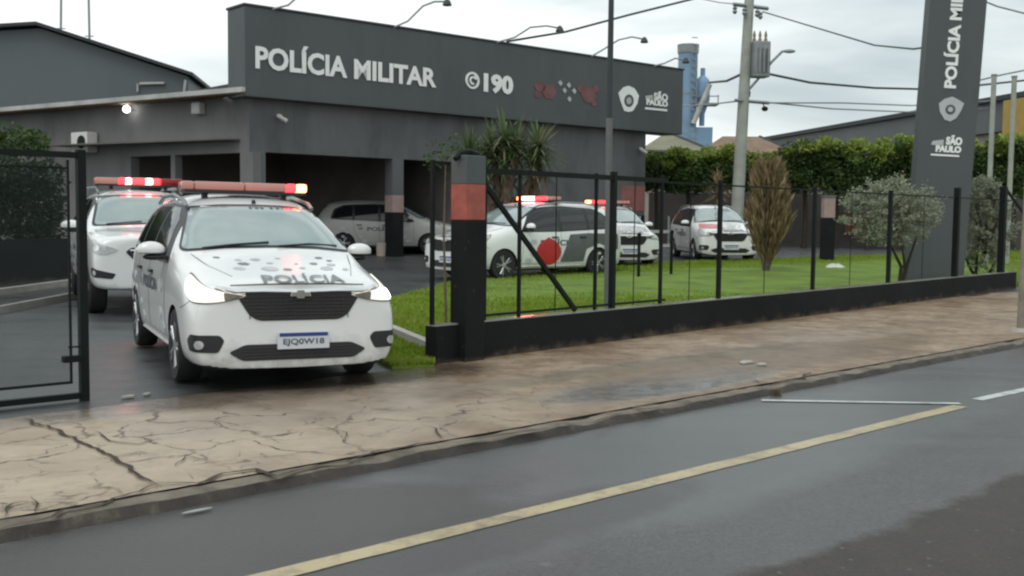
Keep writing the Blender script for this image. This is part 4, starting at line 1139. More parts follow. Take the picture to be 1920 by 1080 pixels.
# ---- tall police sport utility
def make_suv():
    L = 4.75
    def st(s_, *p): return (s_, [(0, p[0][1])]+list(p[:-1])+[(0, p[-1])])
    ST = [
     st(0.00, (.60, .40), (.77, .43), (.82, .62), (.815, .86), (.76, 1.02), (.54, 1.075), (.26, 1.09), 1.095),
     st(0.08, (.72, .36), (.87, .40), (.905, .62), (.895, .90), (.83, 1.07), (.58, 1.115), (.28, 1.13), 1.135),
     st(0.32, (.80, .35), (.91, .42), (.93, .68), (.92, .98), (.86, 1.11), (.6, 1.15), (.3, 1.165), 1.17),
     st(0.85, (.80, .35), (.91, .43), (.93, .72), (.925, 1.05), (.87, 1.16), (.62, 1.19), (.3, 1.19), 1.195),
     st(1.30, (.80, .35), (.91, .43), (.93, .74), (.92, 1.07), (.87, 1.17), (.70, 1.21), (.35, 1.23), 1.235),
     st(1.62, (.80, .35), (.91, .43), (.93, .74), (.92, 1.09), (.83, 1.32), (.70, 1.47), (.36, 1.52), 1.53),
     st(1.95, (.80, .35), (.91, .43), (.93, .74), (.92, 1.10), (.80, 1.42), (.655, 1.68), (.35, 1.74), 1.75),
     st(2.4, (.80, .35), (.91, .43), (.93, .74), (.92, 1.10), (.79, 1.46), (.64, 1.76), (.34, 1.80), 1.81),
     st(3.3, (.80, .35), (.91, .43), (.93, .74), (.92, 1.10), (.79, 1.46), (.64, 1.77), (.34, 1.81), 1.82),
     st(4.2, (.78, .36), (.90, .44), (.92, .74), (.91, 1.10), (.78, 1.43), (.63, 1.72), (.34, 1.76), 1.77),
     st(4.55, (.74, .40), (.86, .46), (.88, .74), (.87, 1.08), (.74, 1.30), (.60, 1.48), (.32, 1.52), 1.53),
     st(4.75, (.62, .44), (.74, .48), (.77, .74), (.76, .98), (.68, 1.10), (.52, 1.16), (.26, 1.18), 1.185)]
    root = empty('police_suv', (0, 0, 0)); FX = L/2; wf, wr = FX-.92, FX-3.70
    body, bvh = make_body(ST, L, (wf, wr), .44, 'body', root, .80)
    s = Skin(bvh, root); X = lambda q: FX-q
    g0 = s.patch('windshield', 'front', round_poly([(-.80, 1.235), (0, 1.27), (.80, 1.235), (.65, 1.69), (.3, 1.715), (-.3, 1.715), (-.65, 1.69)], .05), 'black_plastic', .003)
    s.patch('glass', 'front', round_poly([(-.76, 1.255), (0, 1.29), (.76, 1.255), (.62, 1.67), (.3, 1.695), (-.3, 1.695), (-.62, 1.67)], .05), 'windshield', .006, parent=g0)
    mb = MB(); mb.tube([s.hit(V(5, y, z), V(-1, 0, 0), .014) for y, z in ((-.6, 1.26), (-.1, 1.30))], .010, n=5); mb.build('wiper', 'black_plastic', root, local=True)
    for sd_ in ('L', 'R'):
        fm = s.patch('window_frame', sd_, round_poly([(X(1.62), 1.14), (X(4.25), 1.17), (X(4.1), 1.62), (X(2.4), 1.69), (X(1.95), 1.58)], .05), 'black_plastic', .003)
        for q in ([(X(1.85), 1.17), (X(2.6), 1.17), (X(2.6), 1.65), (X(2.3), 1.64), (X(2.05), 1.55)], [(X(2.7), 1.17), (X(3.45), 1.18), (X(3.45), 1.65), (X(2.7), 1.66)], [(X(3.55), 1.19), (X(4.15), 1.2), (X(4.05), 1.58), (X(3.55), 1.64)]):
            s.patch('side_glass', sd_, round_poly(q, .04), 'glass_dark', .006, parent=fm)
        mb = MB()
        for q in ([(X(1.62), 1.1), (X(1.62), .5), (X(3.4), .5)], [(X(2.65), 1.12), (X(2.65), .5)], [(X(3.5), 1.12), (X(3.4), .5)]): s.seam(mb, sd_, q)
        mb.build('door_seam', 'seam', root, local=True)
        rr = random.Random(9)
        for i in range(8):
            for j in range(3):
                if rr.random() < .4: continue
                cx_ = X(1.7+i*.24+(.12 if j % 2 else 0)); cz = .62+j*.14; r_ = .07
                s.patch('livery_cell', sd_, [(cx_+r_*1.3*math.cos(k*math.pi/3), cz+r_*.8*math.sin(k*math.pi/3)) for k in range(6)], rr.choice(['decal_grey', 'decal_dark']), .004, maxe=.12, rim=.004)
    s.patch('grille', 'front', round_poly([(-.42, .96), (0, .975), (.42, .96), (.50, .90), (.34, .74), (-.34, .74), (-.50, .90)], .03), 'black_plastic', .006)
    mb = MB()
    for z in (.80, .86, .92): s.seam(mb, 'front', [(-.36-.08*(z-.8)/.12, z), (0, z+.01), (.36+.08*(z-.8)/.12, z)], .014, .012)
    mb.build('grille_bar', 'chrome', root, smooth=True, local=True)
    s.patch('lower_grille', 'front', round_poly([(-.40, .60), (.40, .60), (.34, .48), (-.34, .48)], .03), 'black_plastic', .006)
    c = s.hit(V(5, 0, .66), V(-1, 0, 0), .012); mb = MB(); mb.box((c.x, 0, .66), (.014, .40, .12)); mb.build('number_plate', 'plate_white', root, local=True)
    for sg in (-1, 1):
        vw = (R(35), sg)
        h = s.patch('headlight', vw, smooth_outline([(-.86, .93), (-.72, .985), (-.52, 1.05), (-.40, 1.06), (-.42, .96), (-.55, .89), (-.72, .865)], 3), 'lens_off', .010, maxe=.04, rim=.02)
        s.patch('head_lamp', vw, [(-.60+.05*math.cos(a*math.pi/8), .945+.04*math.sin(a*math.pi/8)) for a in range(16)], 'chrome', .016, parent=h)
        fb = s.patch('fog_bezel', vw, round_poly([(-.84, .60), (-.50, .69), (-.44, .66), (-.48, .56), (-.80, .53)], .02), 'black_plastic', .006, maxe=.04)
        s.patch('fog_lamp', vw, [(-.57+.035*math.cos(a*math.pi/6), .61+.035*math.sin(a*math.pi/6)) for a in range(12)], 'lens_off', .014, parent=fb)
        mirror_part(root, X(1.80), sg*.92, 1.22, sg, 1.15)
        wheel(root, wf, sg*.80, .385, .25, sg); wheel(root, wr, sg*.80, .385, .25, sg)
        mb = MB(); mb.tube([V(X(2.1), sg*.62, 1.74), V(X(2.4), sg*.62, 1.83), V(X(3.9), sg*.61, 1.84), V(X(4.2), sg*.6, 1.77)], .02, n=8); mb.build('roof_rail', 'galv', root, smooth=True, local=True)
    lightbar(root, X(2.35), 1.88, .66, [(-.66, -.30, 'bar_lens'), (-.30, -.20, 'bar_lit'), (-.20, -.12, 'hot_white'), (-.12, .10, 'bar_lit'), (.10, .20, 'hot_white'), (.20, .32, 'bar_lit'), (.32, .66, 'tail')], .10, .28)
    return root
suv = make_suv()
tag(suv, 'tall white police sport utility with red lightbar flashing, waiting behind the nearest car', 'police car')
place(suv, -5.95, 17.0, 153)

# ------------------------------------------------------------------ POLICE STATION
BA = Vector((-3.4, 32.0)); BD = Vector((1.156, 1.0)).normalized(); BN = Vector((-BD.y, BD.x))   # BN points away into the building
LDIR = Vector((-.83, .56)).normalized(); LNrm = Vector((LDIR.y, -LDIR.x))   # inner normal of the left wing
if LNrm.y < 0: LNrm = -LNrm
def bu(px, py=300): return (PL(px, py, BA, BD).to_2d()-BA).dot(BD)
def BP(u_, q=0, z=0): p = BA+BD*u_+BN*q; return V(p.x, p.y, z)
st0 = BP(0)
stn = empty('police_station', (st0.x, st0.y, 0), 0, label='grey police station with a long dark sign fascia, open carport and left wing', cat='building')
uL, uR, uWR = bu(447, 15), bu(1268, 130), bu(1210, 300)
zb = PL(745, 208, BA, BD).z; zt = PL(745, 57, BA, BD).z; zo = PL(745, 298, BA, BD).z
uc0, uc1 = bu(468), bu(497); u2a, u2b = bu(735), bu(756); u3 = bu(862)
FZ = .35   # fascia stands proud of the wall
C0 = BP(uc0)   # corner
# fascia box
mb = MB(); a, b_ = BP(uL, -FZ), BP(uR, -FZ); mb.wallseg(a, b_, zb, zt, 1.0, side=1); fas = mb.build('fascia', 'fascia', stn, bevel=.02)
mb = MB(); mb.wallseg(BP(uL-.03, -FZ-.03), BP(uR+.03, -FZ-.03), zt+.003, zt+.06, 1.06, side=1); mb.build('coping', 'gable_trim', fas)
def fletter(body, x0, y0, x1, y1, hpx, m, fat=.03, name='lettering', flat_=False):
    P0 = PL(x0, y0, BP(0, -FZ), BD); P1 = PL(x1, y1, BP(0, -FZ), BD)
    w_ = (P1-P0).to_2d().length; zc = (P0.z+P1.z)/2; h_ = hpx
    vs, fs = text_geo(body, w_, h_, fat); mb = MB(); c = (P0+P1)/2; c.z = zc
    plane_geo(mb, vs, fs, V(c.x, c.y, c.z)-V(BN.x, BN.y, 0)*.035, V(BD.x, BD.y, 0), V(0, 0, 1)); solid_sheet(mb, V(-BN.x, -BN.y, 0), .014)
    return mb.build(name, m, fas)
# main lettering : accent included in the height
fletter('POLÍCIA', 478, 100, 650, 124, .74, 'sign_white', .032)
fletter('MILITAR', 663, 130, 817, 146, .56, 'sign_white', .032)
fletter('190', 906, 156, 961, 160, .60, 'sign_white', .05)
def fpoly(pts, m, off=.03, name='emblem', th=.025):
    mb = MB(); P = []
    for x, y in pts:
        q = PL(x, y, BP(0, -FZ), BD); P.append(q-V(BN.x, BN.y, 0)*off)
    mb.poly(P); solid_sheet(mb, V(-BN.x, -BN.y, 0), th); return mb.build(name, m, fas)
def ring(cx, cy, r0x, r0y, r1x, r1y, m, name, a0=0, a1=360, off=.035, slope=.1):
    mb = MB(); n = 24
    for i in range(n+1):
        a = R(a0+(a1-a0)*i/n)
        for rx, ry in ((r0x, r0y), (r1x, r1y)):
            x = cx+rx*math.cos(a); y = cy+ry*math.sin(a)+slope*rx*math.cos(a)
            mb.v.append(tuple(PL(x, y, BP(0, -FZ), BD)-V(BN.x, BN.y, 0)*off))
    for i in range(n): mb.face([2*i, 2*i+1, 2*i+3, 2*i+2])
    solid_sheet(mb, V(-BN.x, -BN.y, 0), off-.005)
    return mb.build(name, m, fas)
ring(885, 151, 13, 16, 9.5, 12, 'sign_white', 'phone_ring', 0, 360)
ring(886, 151, 6.5, 8, 3.5, 4.5, 'sign_white', 'phone_handset', 70, 290)
fpoly([(889, 140), (895, 142), (893, 150), (888, 148)], 'sign_white', name='phone_handset')
# faded red cells and grey diamonds
def hexp(cx, cy, rx, ry, n=6): return [(cx+rx*math.cos(k*2*math.pi/n), cy+ry*math.sin(k*2*math.pi/n)+.1*rx*math.cos(k*2*math.pi/n)) for k in range(n)]
for (cx_, cy_, rx, ry) in ((1012, 163, 11, 10), (1029, 172, 14, 15), (1008, 178, 7, 7), (1088, 166, 7, 8), (1103, 178, 14, 17), (1117, 166, 6, 8), (1113, 194, 6, 6)):
    fpoly(hexp(cx_, cy_, rx, ry), 'sign_faded_red', .018, 'faded_cell', .012)
for (cx_, cy_) in ((1050, 156), (1066, 160), (1058, 170), (1076, 171), (1067, 186)):
    fpoly(hexp(cx_, cy_, 4, 5.5, 4), 'sign_grey', .03, 'diamond')
def shield(cx, cy, w_, h_): return [(cx-w_*.5, cy-h_*.22), (cx-w_*.25, cy-h_*.44), (cx, cy-h_*.5), (cx+w_*.28, cy-h_*.40), (cx+w_*.5, cy-h_*.12), (cx+w_*.42, cy+h_*.2), (cx+w_*.2, cy+h_*.48), (cx, cy+h_*.52), (cx-w_*.22, cy+h_*.48), (cx-w_*.4, cy+h_*.1)]
sh = fpoly(shield(1178, 185, 38, 48), 'sign_white', .03, 'emblem')
fpoly([(1178+9*math.cos(k*math.pi/6), 189+12*math.sin(k*math.pi/6)) for k in range(12)], 'fascia', .036, 'emblem_disc', .006)
fpoly([(1178+5*math.cos(k*math.pi/4), 189+7*math.sin(k*math.pi/4)) for k in range(8)], 'sign_grey', .042, 'emblem_disc', .006)
fletter('SÃO', 1225, 179, 1251, 182, .34, 'sign_white', .05)
fletter('PAULO', 1211, 191, 1251, 195, .22, 'sign_white', .06)
fpoly([(1210, 180), (1223, 178), (1223, 185), (1210, 187)], 'sign_grey', name='logo_bar')
fpoly([(1209, 201), (1250, 205), (1250, 209), (1209, 205)], 'sign_white', name='logo_bar')
# walls: beam over the openings, columns, solid right part, right return
zl = zb+.0
mb = MB(); mb.wallseg(BP(uc0), BP(u3), zo, zl+.3, .3, side=1); mb.build('wall', 'wall_grey', stn)
mb = MB(); mb.wallseg(BP(u3), BP(uWR), -.1, zl+.3, .3, side=1); mb.build('wall', 'wall_grey', stn)
mb = MB(); mb.wallseg(BP(uWR, .3), BP(uWR, 9), -.1, zl+.3, .3, side=1); mb.build('wall', 'wall_grey', stn)
bz0 = PL(745, 398, BA, BD).z; bz1 = PL(745, 366, BA, BD).z
def column(ua, ub, name='column'):
    mb = MB(); mb.wallseg(BP(ua, -.03), BP(ub, -.03), bz1, zo, .40, side=1); c = mb.build(name, 'wall_grey', stn, bevel=.01)
    mb = MB(); mb.wallseg(BP(ua, -.03), BP(ub, -.03), bz0, bz1, .40, side=1); mb.build('band', 'band_pale', c)
    mb = MB(); mb.wallseg(BP(ua, -.03), BP(ub, -.03), -.1, bz0, .40, side=1); mb.build('column_base', 'dark_base', c)
column(uc0, uc1); column(u2a, u2b)
mb = MB(); mb.wallseg(BP(u3, -.012), BP(uWR+.01, -.012), -.1, bz0, .01, side=1); mb.build('dado', 'dark_base', stn)
M['band_faded'] = mat('band_faded', (.26, .10, .09), .7, var=.2, scale=2)
mb = MB(); mb.wallseg(BP(bu(1166), -.012), BP(uWR+.01, -.012), bz0+.16, bz1+.55, .01, side=1); mb.build('band', 'band_faded', stn)
# left wing
def LP(k_, q=0, z=0): p = C0.to_2d()+LDIR*k_+LNrm*q; return V(p.x, p.y, z)
def lk(px, py=290): return (PL(px, py, C0, LDIR).to_2d()-C0.to_2d()).dot(LDIR)
zlo = PL(400, 288, C0, LDIR).z; zg = PL(415, 176, LP(0, -.6), LDIR).z
k1, k2, k3 = lk(328), lk(320), lk(245); kE = 22
def lseg(ka, kb, z0, z1, th, q=0, m='wall_side', name='wall'):
    a, b_ = LP(ka, q), LP(kb, q); d = (b_-a).to_2d().normalized(); n = Vector((-d.y, d.x)); side = 1 if n.dot(LNrm) > 0 else -1
    mb = MB(); mb.wallseg(a, b_, z0, z1, th, side=side); return mb.build(name, m, stn)
lseg(.0, k3, zlo, zg, .3); lseg(k3, kE, -.1, zg, .3); lseg(k1, k2, -.1, zlo, .25)
lseg(-.15, .35, -.1, zlo, .3, -.02)
lseg(-.4, kE, zg+.01, zg+.14, .12, -.62, 'gutter', 'gutter'); 
# eave slab and flat roofs
mb = MB(); P = [LP(-.6, -.6), LP(kE, -.6), LP(kE, 9), BP(uL, 12), BP(uL, .7)]
mb.prism([(p.x, p.y) for p in P], zg-.02, zg+.02); mb.build('eave', 'soffit', stn)
P = [BP(uL+.2, .4), BP(uWR, .4), BP(uWR, 9.3), BP(uL, 14)]
mb = MB(); mb.prism([(p.x, p.y) for p in P], zl+.3, zl+.45); mb.build('roof', 'gable_trim', stn)
# interior walls and back
mb = MB(); mb.wallseg(BP(uc0-1, 7.5), BP(uWR, 7.5), -.1, zl+.3, .2, side=1)
mb.wallseg(LP(0.5, 6.5), LP(kE, 6.5), -.1, zg, .2, side=0); mb.wallseg(BP(u3+.02, .3), BP(u3+.02, 7.5), -.1, zl+.3, .2)
mb.wallseg(LP(k3+.3, .3), LP(k3+.3, 6.4), -.1, zg, .2)
mb.build('back_wall', 'interior', stn)
mb = MB(); P = [BP(uc0-.5, .35), BP(u3, .35), BP(u3, 7.4), BP(uc0-3, 7.4)]; mb.prism([(p.x, p.y) for p in P], zo+.3, zo+.34); mb.build('ceiling', 'interior', stn)

# things on the station
p = PL(170, 268, C0, LDIR); 
ac = empty('air_conditioner', (p.x, p.y, p.z), 0, label='white air conditioner box mounted high on the left wing wall', cat='air conditioner')
n3 = -V(LNrm.x, LNrm.y, 0); ang = math.atan2(LDIR.y, LDIR.x)
mb = MB(); mb.box(p+n3*.22, (.80, .36, .60), ang); mb.build('casing', 'ac_white', ac, bevel=.02)
mb = MB(); mb.lathe([(.20, 0), (.20, .01)], p+n3*.405+V(LDIR.x, LDIR.y, 0)*-.12, n3, n=20); mb.build('fan_grille', 'metal_black', ac)
mb = MB()
for s_ in (-.3, .3): mb.box(p+n3*.2+V(LDIR.x, LDIR.y, 0)*s_-V(0, 0, .33), (.04, .4, .05), ang)
mb.build('bracket', 'galv', ac)
p = PL(251, 206, C0, LDIR)+n3*.25
fl = empty('flood_lamp', p, 0, label='small lit white lamp under the left wing eave', cat='lamp')
mb = MB(); mb.ball(p, .10); mb.build('bulb', 'lamp_lit', fl, smooth=True)
mb = MB(); mb.tube([p-n3*.25, p], .025, n=6); mb.build('arm', 'galv', fl)
p = PL(378, 204, C0, LDIR)+n3*.12
fl = empty('wall_box', p, 0, label='unlit grey box lamp on the wall beside the fascia corner', cat='lamp')
mb = MB(); mb.box(p, (.34, .22, .32), ang); mb.build('housing', 'lamp_body', fl, bevel=.03); mb = MB(); mb.box(p+n3*.112, (.26, .008, .22), ang); mb.build('lens', 'sign_grey', fl)
def cctv(px, py, lab):
    p = PL(px, py, BA, BD); f_ = empty('security_camera', p, 0, label=lab, cat='camera'); n_ = -V(BN.x, BN.y, 0)
    mb = MB(); mb.tube([p, p+n_*.15, p+n_*.2-V(0, 0, .1)], .025, n=6); mb.build('bracket', 'lamp_body', f_)
    mb = MB(); mb.tube([p+n_*.12-V(0, 0, .02)-V(BD.x, BD.y, 0)*.1, p+n_*.3-V(0, 0, .18)+V(BD.x, BD.y, 0)*.1], .06, n=10); mb.build('housing', 'lamp_body', f_, smooth=True)
cctv(522, 216, 'pale security camera under the fascia near its left end')
cctv(1198, 278, 'small pale camera on the wall at the right end of the station')
# arms with lamps over the fascia
def goose(pts, lab, flip=1):
    base = PL(pts[0][0], pts[0][1], BP(0, -FZ+.2), BD); r_ = empty('sign_lamp', base, 0, label=lab, cat='lamp', group='lamps on arms over the fascia')
    Y = base.y; P = [PL(x, y, BP(0, -FZ-.0), BD)-V(BN.x, BN.y, 0)*(i*.25) for i, (x, y) in enumerate(pts)]
    P[0].z = zt
    mb = MB(); mb.tube(P, .028, n=6); mb.build('arm', 'galv', r_, smooth=True)
    e_ = P[-1]; mb = MB(); mb.lathe([(.03, .08), (.09, .02), (.14, -.10), (.12, -.12)], e_, (0, 0, 1), n=14); mb.build('shade', 'cable', r_, smooth=True)
goose([(510, 26), (532, 12), (546, -6), (556, -14)], 'leftmost lamp arm over the fascia, cut off by the top of the photo')
goose([(738, 52), (755, 42), (774, 16), (786, 10), (800, 12)], 'curved lamp arm with dark shade rising above the words on the fascia')
goose([(930, 80), (955, 72), (975, 55), (995, 54), (1010, 60)], 'curved lamp arm above the number on the fascia')
goose([(1108, 106), (1125, 92), (1140, 78), (1155, 74), (1168, 80)], 'curved lamp arm just right of the flagpole above the fascia')
goose([(1225, 128), (1236, 120), (1246, 112), (1256, 116)], 'rightmost short lamp arm at the far end of the fascia')

# gable shed behind
sh = [AT(-350, 78, 46), AT(75, 53, 46), AT(352, 143, 46), AT(352, 300, 46), AT(-350, 300, 46)]
gb = empty('gable_shed', (sh[3].x, 46, 0), 0, label='large blue-grey gabled metal shed rising behind the left wing', cat='building')
mb = MB(); zfl = 0; Pf = [V(p.x, 46, p.z) for p in sh[:3]]+[V(sh[2].x, 46, 0), V(sh[0].x, 46, 0)]
k = len(Pf); mb.v = [tuple(p) for p in Pf]+[(p.x-3, p.y+22, p.z) for p in Pf]; mb.face(range(k)); mb.face(list(range(k, 2*k))[::-1])
for i in range(k): mb.face([i, (i+1) % k, (i+1) % k+k, i+k])
mb.build('wall', 'gable', gb)
mb = MB()
for i in (0, 1):
    a, b_ = Pf[i], Pf[i+1]; d = b_-a
    e0, e1 = a-V(0, .4, -.08), b_+d.normalized()*(.35 if i == 1 else 0)-V(0, .4, -.08)
    P4 = [e0, e1, e1+V(-3, 22, 0), e0+V(-3, 22, 0)]
    kk_ = len(mb.v); mb.v += [tuple(p) for p in P4]+[tuple(p+V(0, 0, .14)) for p in P4]
    for q in ((0, 3, 2, 1), (4, 5, 6, 7), (0, 1, 5, 4), (1, 2, 6, 5), (2, 3, 7, 6), (3, 0, 4, 7)): mb.face([kk_+j for j in q])
mb.build('roof', 'gable_trim', gb)
mb = MB(); mb.tube([AT(262, 157, 45.9), AT(308, 156, 45.9)], .06, n=6); mb.tube([AT(258, 157, 45.9), AT(258, 172, 45.9)], .05, n=6); mb.build('pipe', 'gutter', gb)
mb = MB(); mb.tube([AT(348, 150, 45.8), AT(345, 175, 45.8)], .06, n=6); mb.build('downpipe', 'gutter', gb)
for px, t, y in ((114, 117, 60), (168, 167, 76)):
    a = AT(px, y+6, 48); b_ = AT(t-2, -60, 48)
    o = empty('antenna_mast', a, 0, label=('thin antenna mast on the shed roof, left of the two' if px < 150 else 'thin antenna mast on the shed roof, right of the two'), cat='antenna', group='antenna masts')
    mb = MB(); mb.tube([a, b_], .055, n=6); mb.build('mast', 'galv', o)
    mb = MB(); c = a.lerp(b_, .1); mb.tube([c-V(.2, 0, 0), c+V(.2, 0, 0)], .025, n=5); mb.build('bracket', 'galv', o)

# flagpole
fp = G(1139, 590, .07); ft_ = AT(1148, -120, fp.y)
o = empty('flagpole', (fp.x, fp.y, 0), 0, label='tall slim flagpole on the lawn in front of the fascia', cat='flagpole')
mid = AT(1142.5, 222, fp.y)
lb_ = V(fp.x, fp.y, .05)
mb = MB(); mb.tube([lb_, mid], [.052, .046], n=12); mb.build('lower_pole', 'flag_grey', o, smooth=True)
mb = MB(); mb.tube([mid, V(mid.x, mid.y, ft_.z)], [.045, .035], n=12); mb.build('upper_pole', 'flag_dark', o, smooth=True)
mb = MB(); mb.lathe([(.14, 0), (.14, .03), (.08, .05)], lb_+V(0, 0, .0), (0, 0, 1), n=16); mb.build('base_plate', 'galv', o)

# ------------------------------------------------------------------ pylon sign
pb = G(1752, 548); PY = pb.y+.3
xl = AT(1701, 520, PY).x; xr = AT(1806, 520, PY).x; wP = xr-xl
ptop = AT(1780, -150, PY).z
po = empty('sign_pylon', ((xl+xr)/2, PY, 0), 0, label='tall grey sign pylon with vertical white lettering behind the fence', cat='sign')
mb = MB(); cx_ = (xl+xr)/2; mb.box((cx_, PY+.15, ptop/2), (wP, .30, ptop), 0); pn = mb.build('panel', 'fascia', po, bevel=.012)
# slight forward sway of the panel is only perspective: edges stay plumb
po_lean = R(2.6)
def pmark(vs, fs, cx, cz, m, name):
    mb = MB(); plane_geo(mb, vs, fs, (cx, PY-.012, cz), (1, 0, 0), (0, 0, 1)); solid_sheet(mb, V(0, -1, 0), .014); return mb.build(name, m, po)
def pxz(px, py): q = AT(px, py, PY); return q.x, q.z
a = pxz(1768, 165); b_ = pxz(1785, -150)
hh = (b_[1]-a[1]); vs, fs = text_geo('POLÍCIA MILITAR', 2.62, .30, .04)
vs = np.array([(-y, x) for x, y in vs])
pmark(vs, fs, pxz(1764, 80)[0]+.0, a[1]+2.62/2, 'sign_white', 'lettering')
c = pxz(1766, 204); w_ = .50; h_ = .50
shp = [(-.24, .10), (-.13, .20), (.02, .25), (.14, .20), (.27, .13), (.22, -.02), (.14, -.17), (.02, -.25), (-.10, -.22), (-.21, -.06)]
pmark(np.array(shp), [tuple(range(10))[::-1]], c[0], c[1], 'sign_grey', 'emblem')
mb = MB(); mb.lathe([(.10, 0), (.10, .006)], (c[0], PY-.012, c[1]-.01), (0, -1, 0), n=16); mb.build('emblem_disc', 'fascia', po)
mb = MB(); mb.lathe([(.055, 0), (.05, .006)], (c[0], PY-.019, c[1]-.01), (0, -1, 0), n=16); mb.build('emblem_disc', 'sign_grey', po)
for tx, px, py, w_, h_ in (('SÃO', 1776, 262, .33, .20), ('PAULO', 1766, 279, .52, .14)):
    vs, fs = text_geo(tx, w_, h_, .06); c = pxz(px, py); pmark(vs, fs, c[0], c[1], 'sign_white', 'lettering')
c = pxz(1745, 268); pmark(np.array([(-.13, -.05), (.12, -.05), (.12, .07), (-.10, .03)]), [(0, 1, 2, 3)], c[0], c[1], 'sign_grey', 'logo_bar')
c = pxz(1760, 291); pmark(np.array([(-.29, -.018), (.29, -.018), (.29, .018), (-.29, .018)]), [(0, 1, 2, 3)], c[0], c[1], 'sign_white', 'logo_bar')

po.rotation_euler = (0, po_lean, 0)
# ------------------------------------------------------------------ vegetation
def leaves(mb_v, mb_f, c, n, rad, size, up=0.0, squash=1.0, aspect=1.8):
    for _ in range(n):
        while True:
            p = np.array([random.uniform(-1, 1) for _ in range(3)]); r_ = np.linalg.norm(p)
            if r_ < 1: break
        r2 = (r_**.35)/max(r_, 1e-6); p = p*r2
        q = Vector((c[0]+p[0]*rad[0], c[1]+p[1]*rad[1], c[2]+p[2]*rad[2]))
        leaf(mb_v, mb_f, q, size*random.uniform(.6, 1.3), aspect, up)
def leaf(vs, fs, q, s_, aspect=1.8, up=0.0):
    d = Vector((random.gauss(0, 1), random.gauss(0, 1), random.gauss(0, .7)+up)).normalized()
    a = Vector((random.gauss(0, 1), random.gauss(0, 1), random.gauss(0, 1))); x = d.cross(a).normalized()
    k = len(vs); L = s_*aspect
    vs += [tuple(q), tuple(q+d*L*.5+x*s_*.5), tuple(q+d*L), tuple(q+d*L*.5-x*s_*.5)]; fs.append((k, k+1, k+2, k+3))
def foliage(name, vs, fs, m, parent):
    inv = parent_world(parent).inverted(); me = bpy.data.meshes.new(name)
    me.from_pydata([tuple(inv @ Vector(v)) for v in vs], [], fs); me.materials.append(M[m])
    o = bpy.data.objects.new(name, me); col.objects.link(o); o.parent = parent; return o

# row of clipped ficus trees
def ficus(px, ytop, ybot, Y, lab, wpx=84, seed=0):
    random.seed(100+seed)
    top = AT(px, ytop, Y); bot = AT(px, ybot, Y); g = V(top.x, Y, gz(Y))
    o = empty('ficus_tree', g, 0, label=lab, cat='tree', group='clipped trees in a row at the back of the lot')
    mb = MB(); mb.tube([g, V(g.x+.05, Y, g.z+.9), V(g.x-.03, Y, bot.z+.4)], [.11, .09, .07], n=8)
    for k in range(5):
        a = k*1.3; mb.tube([V(g.x, Y, bot.z-.1), V(g.x+.5*math.cos(a), Y+.5*math.sin(a), bot.z+.7)], [.05, .02], n=5)
    mb.build('trunk', 'bark_dark', o, smooth=True)
    vs, fs = [], []; W = wpx/2*Y/F; H_ = (top.z-bot.z)
    W *= 1.12
    for _ in range(38):
        a = random.uniform(0, 6.28); rr = random.random()**.5*W*.88; cz = bot.z+random.uniform(.0, .86)*H_
        c = (g.x+rr*math.cos(a), Y+rr*math.sin(a)*.9, cz)
        sz = random.uniform(.26, .48)
        leaves(vs, fs, c, 150, (sz, sz, sz*.8), .075, .25)
    cr_ = foliage('crown', vs, fs, 'leaf_ficus', o); vs, fs = [], []
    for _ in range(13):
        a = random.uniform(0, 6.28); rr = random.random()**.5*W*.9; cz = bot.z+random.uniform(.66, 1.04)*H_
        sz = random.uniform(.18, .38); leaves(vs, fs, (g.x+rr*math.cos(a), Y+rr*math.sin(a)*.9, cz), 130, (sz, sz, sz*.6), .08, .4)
    foliage('lit_top_leaves', vs, fs, 'leaf_lit_top', o)  # paler leaves in the upper crown paint its lit top
rowx = [(1232, 293, 350, 41, 80), (1292, 286, 352, 41, 84), (1352, 284, 350, 41, 80), (1412, 296, 345, 40.5, 70), (1462, 292, 348, 40.5, 66), (1512, 266, 352, 40, 84), (1572, 268, 354, 40, 86), (1632, 274, 356, 39.5, 86), (1692, 258, 358, 39.5, 90), (1758, 262, 360, 39, 90), (1840, 268, 362, 38.5, 96), (1905, 258, 364, 38, 100), (1985, 262, 364, 38, 100)]
ordn = ['clipped dense tree touching the right end of the station, first of the row', 'second clipped tree from the station, left of the utility pole', 'third clipped tree from the station, just left of the utility pole', 'lower clipped tree right behind the utility pole', 'clipped tree directly behind the rust-brown conifer', 'clipped tree just right of the rust-brown conifer', 'clipped tree in the middle of the gap between conifer and sign pylon', 'clipped tree second to the left of the sign pylon', 'clipped tree immediately left of the sign pylon', 'clipped tree hidden mostly behind the sign pylon', 'dark clipped tree immediately right of the sign pylon', 'dark clipped tree at the right edge of the photo', 'clipped tree at the far right beyond the photo edge']
for i, (px, yt, yb, Y, wp) in enumerate(rowx[:12]): ficus(px, yt, yb, Y, ordn[i], wp, i)

# hedge over the black wall at the left
ha = GL(-260, 552); hb = GL(132, 522)
hw = empty('boundary_wall', ha, 0, label='low black painted wall under the hedge at the left', cat='wall')
zt_ = AT(60, 452, (ha.y+hb.y)/2).z
mb = MB(); mb.wallseg(ha, hb, -.1, zt_, .25, side=1); mb.build('wall_panel', 'dark_base', hw)
hg = empty('hedge', (ha+hb)/2, 0, label='tall dark green hedge above the black wall at the left', cat='hedge')
random.seed(55); vs, fs = [], []; ztop_ = AT(60, 298, (ha.y+hb.y)/2).z
hd = (hb-ha).to_2d(); hn = Vector((-hd.y, hd.x)).normalized()
for _ in range(150):
    t = random.random(); p = ha.to_2d()+hd*t*1.0+hn*random.uniform(.1, .8); z = random.uniform(zt_+.1, ztop_-.15)
    leaves(vs, fs, (p.x, p.y, z), 110, (.34, .3, .34), .06, .2)
foliage('leaves', vs, fs, 'leaf_hedge', hg)
mb = MB()
